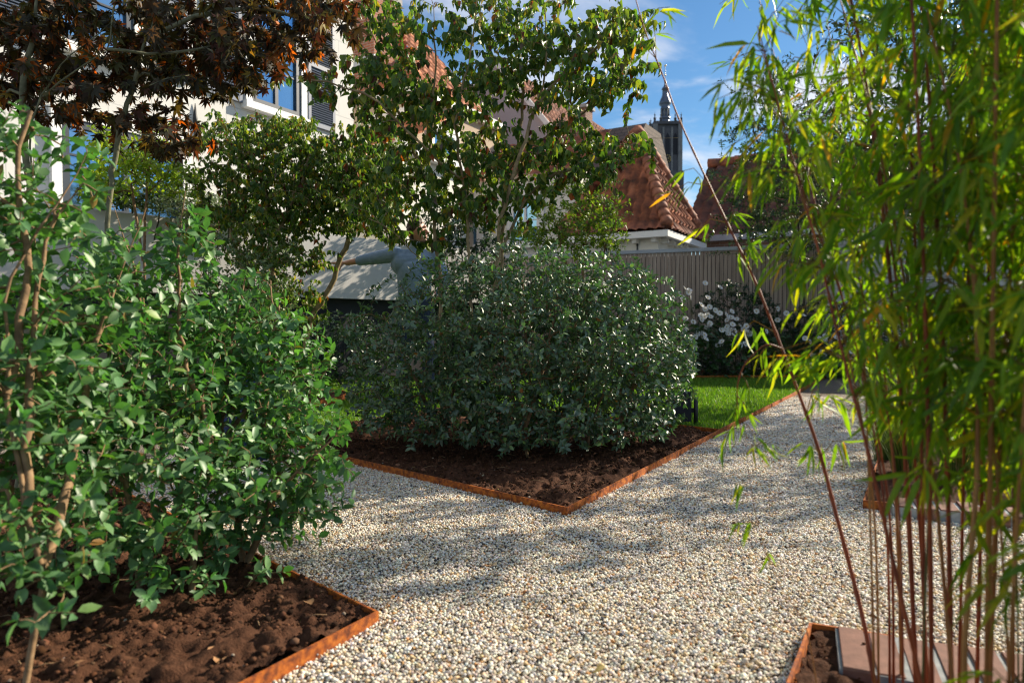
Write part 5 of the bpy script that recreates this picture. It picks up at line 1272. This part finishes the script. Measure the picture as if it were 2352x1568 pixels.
def fountain_grass(label, base, n, ln, nh, group, pal=PAL_G, headc=(.07, .05, .045), stalkl=None, w=.0035):
    t = thing("fountain_grass", label, "ornamental grass", base, group)
    arcs("blades", base, n, ln, w, pal, "blade", t)
    if nh:
        tip, d = arcs("stalks", base, nh, (stalkl or ln * 1.15), .0016, [(.25, .20, .10, 1)], "blade", t, (.35, 1.0), .7)
        for p, q in zip(tip, d):
            q = q + np.array((0, 0, -.25)); q = nrm(q); L = rng.uniform(.07, .11); mb = MB(); mb.tube([p, p + q * L * .2, p + q * L * .7, p + q * L], [.0012, .0035, .003, .0008], 5, False)
            Vb = []
            for k in range(46):
                f = rng.random(); c = p + q * L * f; o = nrm(rng.normal(0, 1, 3) + q * .9) * .013; s_ = nrm(np.cross(o, q)) * .0004; i = len(mb.v)
                mb.v += [c - s_, c + s_, c + o]; mb.face((i, i + 1, i + 2), [(0, 0)] * 3)
            mb.build("seed_head", M["head"], t)
    return t
M["head"] = flat("dark_grass_bristle", (.075, .05, .045), .9, var=.3, scale=60)
fountain_grass("tasselled grass clump nearest the gravel, its dark seed heads leaning over the path", G(2080, 1095) , 420, .55, 26, "tasselled grasses in the right-hand bed")
fountain_grass("tasselled grass clump behind the brick edging, half hidden by bamboo canes", G(2200, 1110), 380, .50, 16, "tasselled grasses in the right-hand bed")
fountain_grass("tasselled grass clump further along the path, with pale straw-coloured blades", G(2050, 990), 380, .55, 20, "tasselled grasses in the right-hand bed", [(.2, .2, .07, 3), (.30, .25, .12, 3), (.10, .15, .03, 3)])
fountain_grass("tasselled grass clump in the middle of the right-hand bed", G(2190, 1000), 350, .55, 14, "tasselled grasses in the right-hand bed")
fountain_grass("tasselled grass clump at the back of the right-hand bed, tall and green", G(2120, 955), 420, .62, 16, "tasselled grasses in the right-hand bed")
fountain_grass("low green grass clump just inside the steel edging of the right-hand bed", G(2035, 1060), 380, .36, 6, "tasselled grasses in the right-hand bed", [(.08, .15, .03, 4), (.12, .19, .04, 3)])
fountain_grass("wide grass clump at the picture's right edge behind the bamboo", G(2310, 1075), 460, .60, 12, "tasselled grasses in the right-hand bed")
fountain_grass("green sedge tuft at the end of the lawn beside the path", P(1795, 868, 9.05) * (1, 1, 0), 520, .62, 0, "grass tufts at the lawn's end", [(.06, .085, .03, 4), (.10, .12, .05, 3), (.16, .14, .07, 2)], w=.006)
fountain_grass("loose green grass tuft at the path's far end", P(1868, 862, 9.4) * (1, 1, 0), 380, .62, 0, "grass tufts at the lawn's end", [(.07, .12, .03, 4), (.12, .17, .05, 3)], w=.006)

# ------------------------------------------------------------------ back border and hidden planting
PAL_D = [(.016, .042, .020, 5), (.024, .058, .026, 4), (.040, .080, .034, 2)]
def mound(label, px, py, d, ells, n, lsz, pal=PAL_D, name="evergreen_shrub", group=None, bark="bark_dark", leafm="leaf_tree", T=T_OSM, shell=.6, z0=0.0, **kw):
    b = P(px, py, d); b[2] = z0; c = P(ells[0][0], ells[0][1], ells[0][2])
    st = [[b, (b * 2 + c) / 3 + (0, 0, .02), c], [b + (.06, .03, 0), (b + c) / 2 + (.12, 0, 0), c + (.15, 0, .1)], [b - (.06, 0, 0), (b + c) / 2 - (.14, 0, 0), c + (-.16, .05, .08)]]
    return shrub(name, label, st, ells, n, lsz, pal, leafm, bark, .12, lsz * .62, .0015, .02, shell, z0 + .05, group, T=T, **kw)
mound("clipped dark rounded evergreen in front of the fence, behind the white flowers", 1690, 850, 9.7, [(1690, 730, 9.7, .62, .5, .56), (1620, 790, 9.7, .4, .4, .35), (1770, 780, 9.7, .45, .4, .4)], 900, .040, group="dark evergreens along the fence")
mound("dark evergreen shrub right of the slender tree, against the fence", 1890, 850, 9.6, [(1890, 760, 9.6, .55, .4, .5), (1840, 800, 9.5, .4, .4, .3)], 560, .040, group="dark evergreens along the fence")
mound("dark leafy shrub at the foot of the white brick wall", 2060, 850, 9.0, [(2060, 790, 9.0, .6, .4, .38), (2180, 800, 8.8, .6, .4, .36)], 650, .045, group="dark evergreens along the fence")
mound("low green shrub at the right end of the grass bed", 2330, 960, 5.2, [(2330, 850, 5.2, .5, .4, .35), (2480, 850, 5.0, .5, .4, .4)], 560, .045, [(.05, .10, .03, 4), (.08, .14, .04, 3)], group="low shrubs in the grass bed")
mound("low green shrub among the grasses in the right-hand bed", 2180, 920, 6.0, [(2180, 830, 6.0, .45, .4, .32), (2060, 850, 6.3, .3, .3, .25)], 520, .04, [(.05, .10, .03, 4), (.09, .13, .04, 3)], group="low shrubs in the grass bed")
mound("dark hedge plant below the white terrace wall, left of the person", 800, 880, 7.7, [(790, 800, 7.7, .55, .3, .42), (680, 800, 7.5, .5, .3, .42), (560, 800, 7.2, .5, .3, .4)], 800, .045, group="dark plants under the terrace wall")
mound("dark climbing evergreen beyond the person's head", 1060, 870, 9.2, [(1030, 500, 9.2, .35, .3, .45), (1040, 620, 9.2, .4, .3, .5), (1060, 760, 9.2, .45, .3, .6), (1140, 600, 9.3, .4, .3, .5), (1180, 720, 9.3, .5, .3, .6)], 1100, .06, [(.018, .045, .022, 5), (.03, .065, .028, 3)], group="dark plants under the terrace wall")
mound("dark evergreen with broad base between round bush and fence", 1330, 870, 9.6, [(1300, 700, 9.6, .6, .4, .6), (1420, 720, 9.7, .5, .4, .5)], 700, .05, group="dark evergreens along the fence")
mound("feathery pale green shrub in front of the terrace wall", 560, 960, 5.0, [(520, 620, 5.0, .26, .25, .28), (600, 680, 5.0, .28, .25, .28), (480, 720, 5.0, .25, .25, .3), (640, 600, 5.1, .2, .2, .18)], 560, .030, [(.10, .16, .06, 4), (.14, .20, .08, 4), (.07, .12, .04, 3)], group=None, shell=.1, bark="bark_tan")
mound("silvery grey-green lavender spilling over the top of the white wall", 500, 540, 7.15, [(500, 480, 7.1, .45, .2, .16), (580, 500, 7.5, .4, .2, .14), (420, 470, 6.8, .35, .2, .16)], 640, .045, [(.20, .25, .16, 4), (.26, .30, .21, 4), (.14, .19, .11, 3)], name="lavender", group="plants on the terrace wall", T=T_SMALL, shell=.1, z0=1.47)
mound("dark leaved plant on the terrace under the lower window", 330, 520, 6.9, [(340, 450, 6.9, .4, .2, .14), (250, 450, 6.6, .3, .2, .14)], 360, .05, [(.05, .09, .03, 4), (.08, .13, .04, 2)], group="plants on the terrace wall", z0=1.47)
# white flowering anemones
def anemone(label, base, h, nf, spread):
    t = thing("anemone", label, "flowering plant", base, "white anemones in front of the evergreen"); g = Grow(); base = np.asarray(base, float)
    tips = base + np.stack([rng.normal(0, spread, nf), rng.normal(0, spread * .5, nf), h * rng.uniform(.45, 1.05, nf)], 1)
    for q in tips: g.stem([base + rng.normal(0, .03, 3) * (1, 1, 0), (base + q) / 2 + rng.normal(0, .03, 3), q], .08)
    g.wood("stems", M["culm_green"], t, .002, 2.5, .004)
    n = 150; lp = base + np.stack([rng.normal(0, spread, n), rng.normal(0, spread * .6, n), h * rng.uniform(.05, .6, n)], 1)
    leaves("foliage", T_KOUSA, lp, rng.normal(0, 1, (n, 3)) * (1, 1, .4), np.tile((0, 0, 1.), (n, 1)) + rng.normal(0, .3, (n, 3)), rng.uniform(.06, .12, n), pick([(.035, .085, .03, 4), (.05, .11, .035, 3)], n), M["leaf_tree"], t, wid=np.full(n, 1.25))
    for q in tips:
        k = 6; up = nrm(np.array((rng.normal(.2, .4), -.8 + rng.normal(0, .3), .5 + rng.normal(0, .3)))); e1 = nrm(np.cross(up, (.1, .2, 1))); e2 = np.cross(up, e1); a = np.arange(k) * 2 * math.pi / k + rng.random()
        ax = np.cos(a)[:, None] * e1 + np.sin(a)[:, None] * e2 + up * .25
        f = leaves("flower", T_PETAL, np.tile(q, (k, 1)), ax, np.tile(up, (k, 1)), np.full(k, .044), np.full((k, 3), .82), M["petal"], t, wid=np.full(k, 1.35))
        MB().ball(q + up * .008, .0075, n=7, m=5).build("flower_centre", M["stamen"], f)
M["stamen"] = flat("yellow_stamens", (.65, .45, .05), .7)
anemone("white anemone nearest the round bush, tall with many open flowers", P(1605, 880, 8.95) * (1, 1, 0), 1.2, 26, .17)
anemone("white anemone in the middle, flowers hanging over the dark steel edging", P(1660, 880, 8.9) * (1, 1, 0), .85, 26, .26)
anemone("white anemone half hidden by the hooked bamboo twig", P(1735, 872, 9.2) * (1, 1, 0), .95, 20, .24)
anemone("white anemone at the path's far end, with a few low flowers", P(1905, 866, 9.0) * (1, 1, 0), .6, 14, .2)
mound("low greyish perennial with mauve flowers at the lawn's far edge", 1630, 868, 8.8, [(1632, 830, 8.85, .22, .15, .16), (1680, 845, 8.85, .2, .14, .10)], 260, .022, [(.07, .08, .07, 4), (.14, .10, .16, 1), (.05, .07, .04, 3)], name="perennial", T=T_SMALL, shell=.1)

# ------------------------------------------------------------------ small post with black box beside the round bush
pp = P(1598, 979, 4.68); pp[2] = 0
lp = thing("garden_post", "short dark metal garden post with black box at the lawn corner of the bed", "garden lamp", pp)
MB().bar(pp - Z3 * .02, pp + Z3 * .205, .014, k=12).build("post", M["iron"], lp)
MB().obox(pp + np.array((-.16, -.02, .04)), (.125, 0, 0), (0, .07, 0), (0, 0, .20)).obox(pp + np.array((-.034, .0, .10)), (.021, 0, 0), (0, .02, 0), (0, 0, .03)).build("black_box", M["void"], lp)
# dark blue cloth bag glimpsed between the stems
bp = P(575, 940, 3.6); bp[2] = 0
mbg = MB(); mbg.lathe(bp, [(.13, 0), (.16, .03), (.165, .25), (.155, .42), (.145, .44)], 18); mbg.lathe(bp + Z3 * .38, [(.139, 0), (.139, .055)], 18)
bo = mbg.build("garden_bag", M["bag"], smooth=True, origin=bp); tag(bo, "dark blue cloth garden sack glimpsed behind the near left shrubs", "garden bag")

# ------------------------------------------------------------------ the person behind the round bush, arm stretched out to the left
def remeshed(mb, name, mat, parent, vox, sm=6, smf=.5):
    o = mb.build(name, mat, parent, smooth=True)
    m = o.modifiers.new("union", 'REMESH'); m.mode = 'VOXEL'; m.voxel_size = vox; m.use_smooth_shade = True
    s = o.modifiers.new("soften", 'SMOOTH'); s.iterations = sm; s.factor = smf
    return o
def person():
    py = 6.8; o = np.array((-0.95, py, 0.0))
    pt = thing("person", "person in a pale blue sweater, back turned, pointing one arm towards the left", "person", o)
    X = lambda x, y, z: np.array((x, py + y, z))
    ls, rs = X(-1.15, .0, 1.40), X(-.77, -.02, 1.41)             # shoulders
    el, wr = X(-1.42, .06, 1.365), X(-1.665, .09, 1.325)         # the stretched arm
    er, wrr = X(-.66, -.10, 1.13), X(-.74, .12, .98)             # the other arm, bent in front
    hips = [X(-1.05, .02, .92), X(-.87, .02, .92)]; kn = [X(-1.07, -.0, .50), X(-.85, .02, .50)]; an = [X(-1.08, .03, .10), X(-.83, .05, .10)]
    b = MB()
    hc = X(-.935, -.02, 1.635)
    b.ball(hc, .078, .096, .112, None, 20, 16)                                   # skull
    b.ball(hc + (.035, -.005, -.055), .062, .066, .066, None, 16, 12)               # jaw, face turned right
    b.capsule(X(-.955, .0, 1.44), X(-.94, -.01, 1.58), .058, .054, 14)          # neck
    b.capsule(hc + (.085, -.02, .005), hc + (.108, -.022, -.028), .010, .014, 8)  # nose
    b.ball(hc + (.078, -.02, .035), .016, .042, .012); b.ball(hc + (.085, -.02, -.062), .012, .024, .008); b.ball(hc + (.075, -.018, -.10), .022, .026, .018)
    b.ball(hc + (.015, -.092, -.015), .022, .012, .034, None, 12, 10)             # near ear
    b.ball(hc + (.015, .092, -.015), .022, .012, .034, None, 12, 10)
    b.capsule(X(-.98, .02, 1.20), X(-.95, .0, 1.33), .10, .10, 16)                  # chest inside the sweater
    b.capsule(ls, el, .046, .040, 12); b.capsule(el, wr, .040, .027, 12)
    b.capsule(rs, er, .046, .040, 12); b.capsule(er, wrr, .039, .027, 12)
    b.capsule(X(-.96, .01, .95), X(-.96, 0, 1.2), .12, .12, 16)
    for i in (0, 1): b.capsule(hips[i], kn[i], .078, .054, 12); b.capsule(kn[i], an[i], .052, .036, 12)
    # outstretched hand: palm down, fingers together, thumb dropping
    pd = nrm(np.array((-1, .06, -.02))); pm = wr + pd * .055; sdv = np.array((.06, 1, 0)); dn = np.array((0, 0, -1.0))
    for s in (-.026, -.009, .009, .026): b.capsule(wr + sdv * s * .6, pm + sdv * s + pd * .035, .017, .0125, 10)
    for s, l in ((-.030, .068), (-.010, .079), (.010, .074), (.030, .058)):
        k0 = pm + pd * .038 + sdv * s; k1 = k0 + pd * l * .5 + dn * -.002; k2 = k1 + pd * l * .5 + dn * .004
        b.capsule(k0, k1, .0098, .0088, 8); b.capsule(k1, k2, .0086, .0072, 8)
    th0 = wr + pd * .035 - sdv * .022 + dn * .008; th1 = th0 + pd * .02 + dn * .035 - sdv * .012; b.capsule(th0, th1, .0135, .0105, 8); b.capsule(th1, th1 + pd * .006 + dn * .030, .0104, .0085, 8)
    # other hand resting in front
    for s in (-.02, 0, .02): b.capsule(wrr, wrr + (-.05, .05, -.03 + s), .017, .013, 8)
    for s, l in ((-.03, .06), (-.01, .07), (.01, .068), (.03, .052)):
        k0 = wrr + np.array((-.055, .055, -.03 + s)); k1 = k0 + np.array((-.7, .6, -.1)) * l * .55; b.capsule(k0, k1, .0098, .0088, 8); b.capsule(k1, k1 + np.array((-.6, -.1, -.2)) * l * .5, .0088, .0074, 8)
    b.capsule(wrr + (-.02, .02, .02), wrr + (-.05, .03, .06), .013, .010, 8)
    body = remeshed(b, "body", M["skin"], pt, .0045, 4, .5)
    h = MB(); h.ball(hc + (-.018, 0, .030), .084, .102, .100, None, 20, 14); h.ball(hc + (-.045, 0, -.02), .052, .086, .085, None, 16, 12)
    for k in range(46):
        d = nrm(rng.normal(0, 1, 3) + np.array((-.5, 0, .7))); h.ball(hc + (-.018, 0, .030) + d * np.array((.076, .094, .092)), rng.uniform(.014, .026), n=8, m=6)
    remeshed(h, "hair", M["hair"], pt, .006, 2, .4)
    s = MB()
    s.capsule(X(-.97, .01, .97), X(-.97, .0, 1.22), .165, .175, 20); s.capsule(X(-1.08, .0, 1.30), X(-.85, -.01, 1.31), .125, .125, 18); s.capsule(X(-1.12, 0, 1.385), X(-.80, -.01, 1.39), .068, .068, 16)
    s.capsule(X(-.96, 0, 1.38), X(-.95, -.005, 1.475), .085, .066, 16)
    s.capsule(ls, el, .080, .060, 14); s.capsule(el, el + (wr - el) * .46, .060, .050, 14)
    for f in (.10, .22, .33): c = el + (wr - el) * f; s.capsule(c, c + (-.012, 0, -.002), .062 - f * .02, .060 - f * .02, 14)
    for f in (.45, .62, .78, .92): c = ls + (el - ls) * f; s.capsule(c + (0, 0, -.004), c + (-.014, 0, -.006), .077 - f * .015, .074 - f * .015, 14)
    s.capsule(rs, er, .078, .058, 14); s.capsule(er, er + (wrr - er) * .75, .058, .046, 14)
    remeshed(s, "sweater", M["knit"], pt, .008, 5, .5)
    c = MB(); prof = [(.066, 1.455), (.072, 1.462), (.074, 1.50), (.070, 1.535), (.062, 1.537), (.060, 1.47)]
    c.lathe(X(-.948, -.003, 0), prof, 22); c.build("collar", M["stripe"], pt, smooth=True)
    j = MB()
    j.capsule(X(-1.0, .01, .93), X(-.92, .01, .93), .135, .135, 18); j.capsule(X(-.96, .01, .93), X(-.96, .01, 1.02), .15, .15, 18)
    for i in (0, 1): j.capsule(hips[i] - (0, 0, .04), kn[i], .098, .072, 14); j.capsule(kn[i], an[i] + (0, 0, -.02), .072, .056, 14)
    remeshed(j, "trousers", M["denim"], pt, .009, 5, .5)
    for i in (0, 1):
        f = MB(); f.capsule(an[i] + (0, -.04, -.055), an[i] + (.02, .15, -.065), .045, .038, 12); f.capsule(an[i] + (0, -.01, -.05), an[i] + (0, .0, .02), .05, .045, 12)
        remeshed(f, "shoe", M["shoe"], pt, .008, 3, .5)
person()
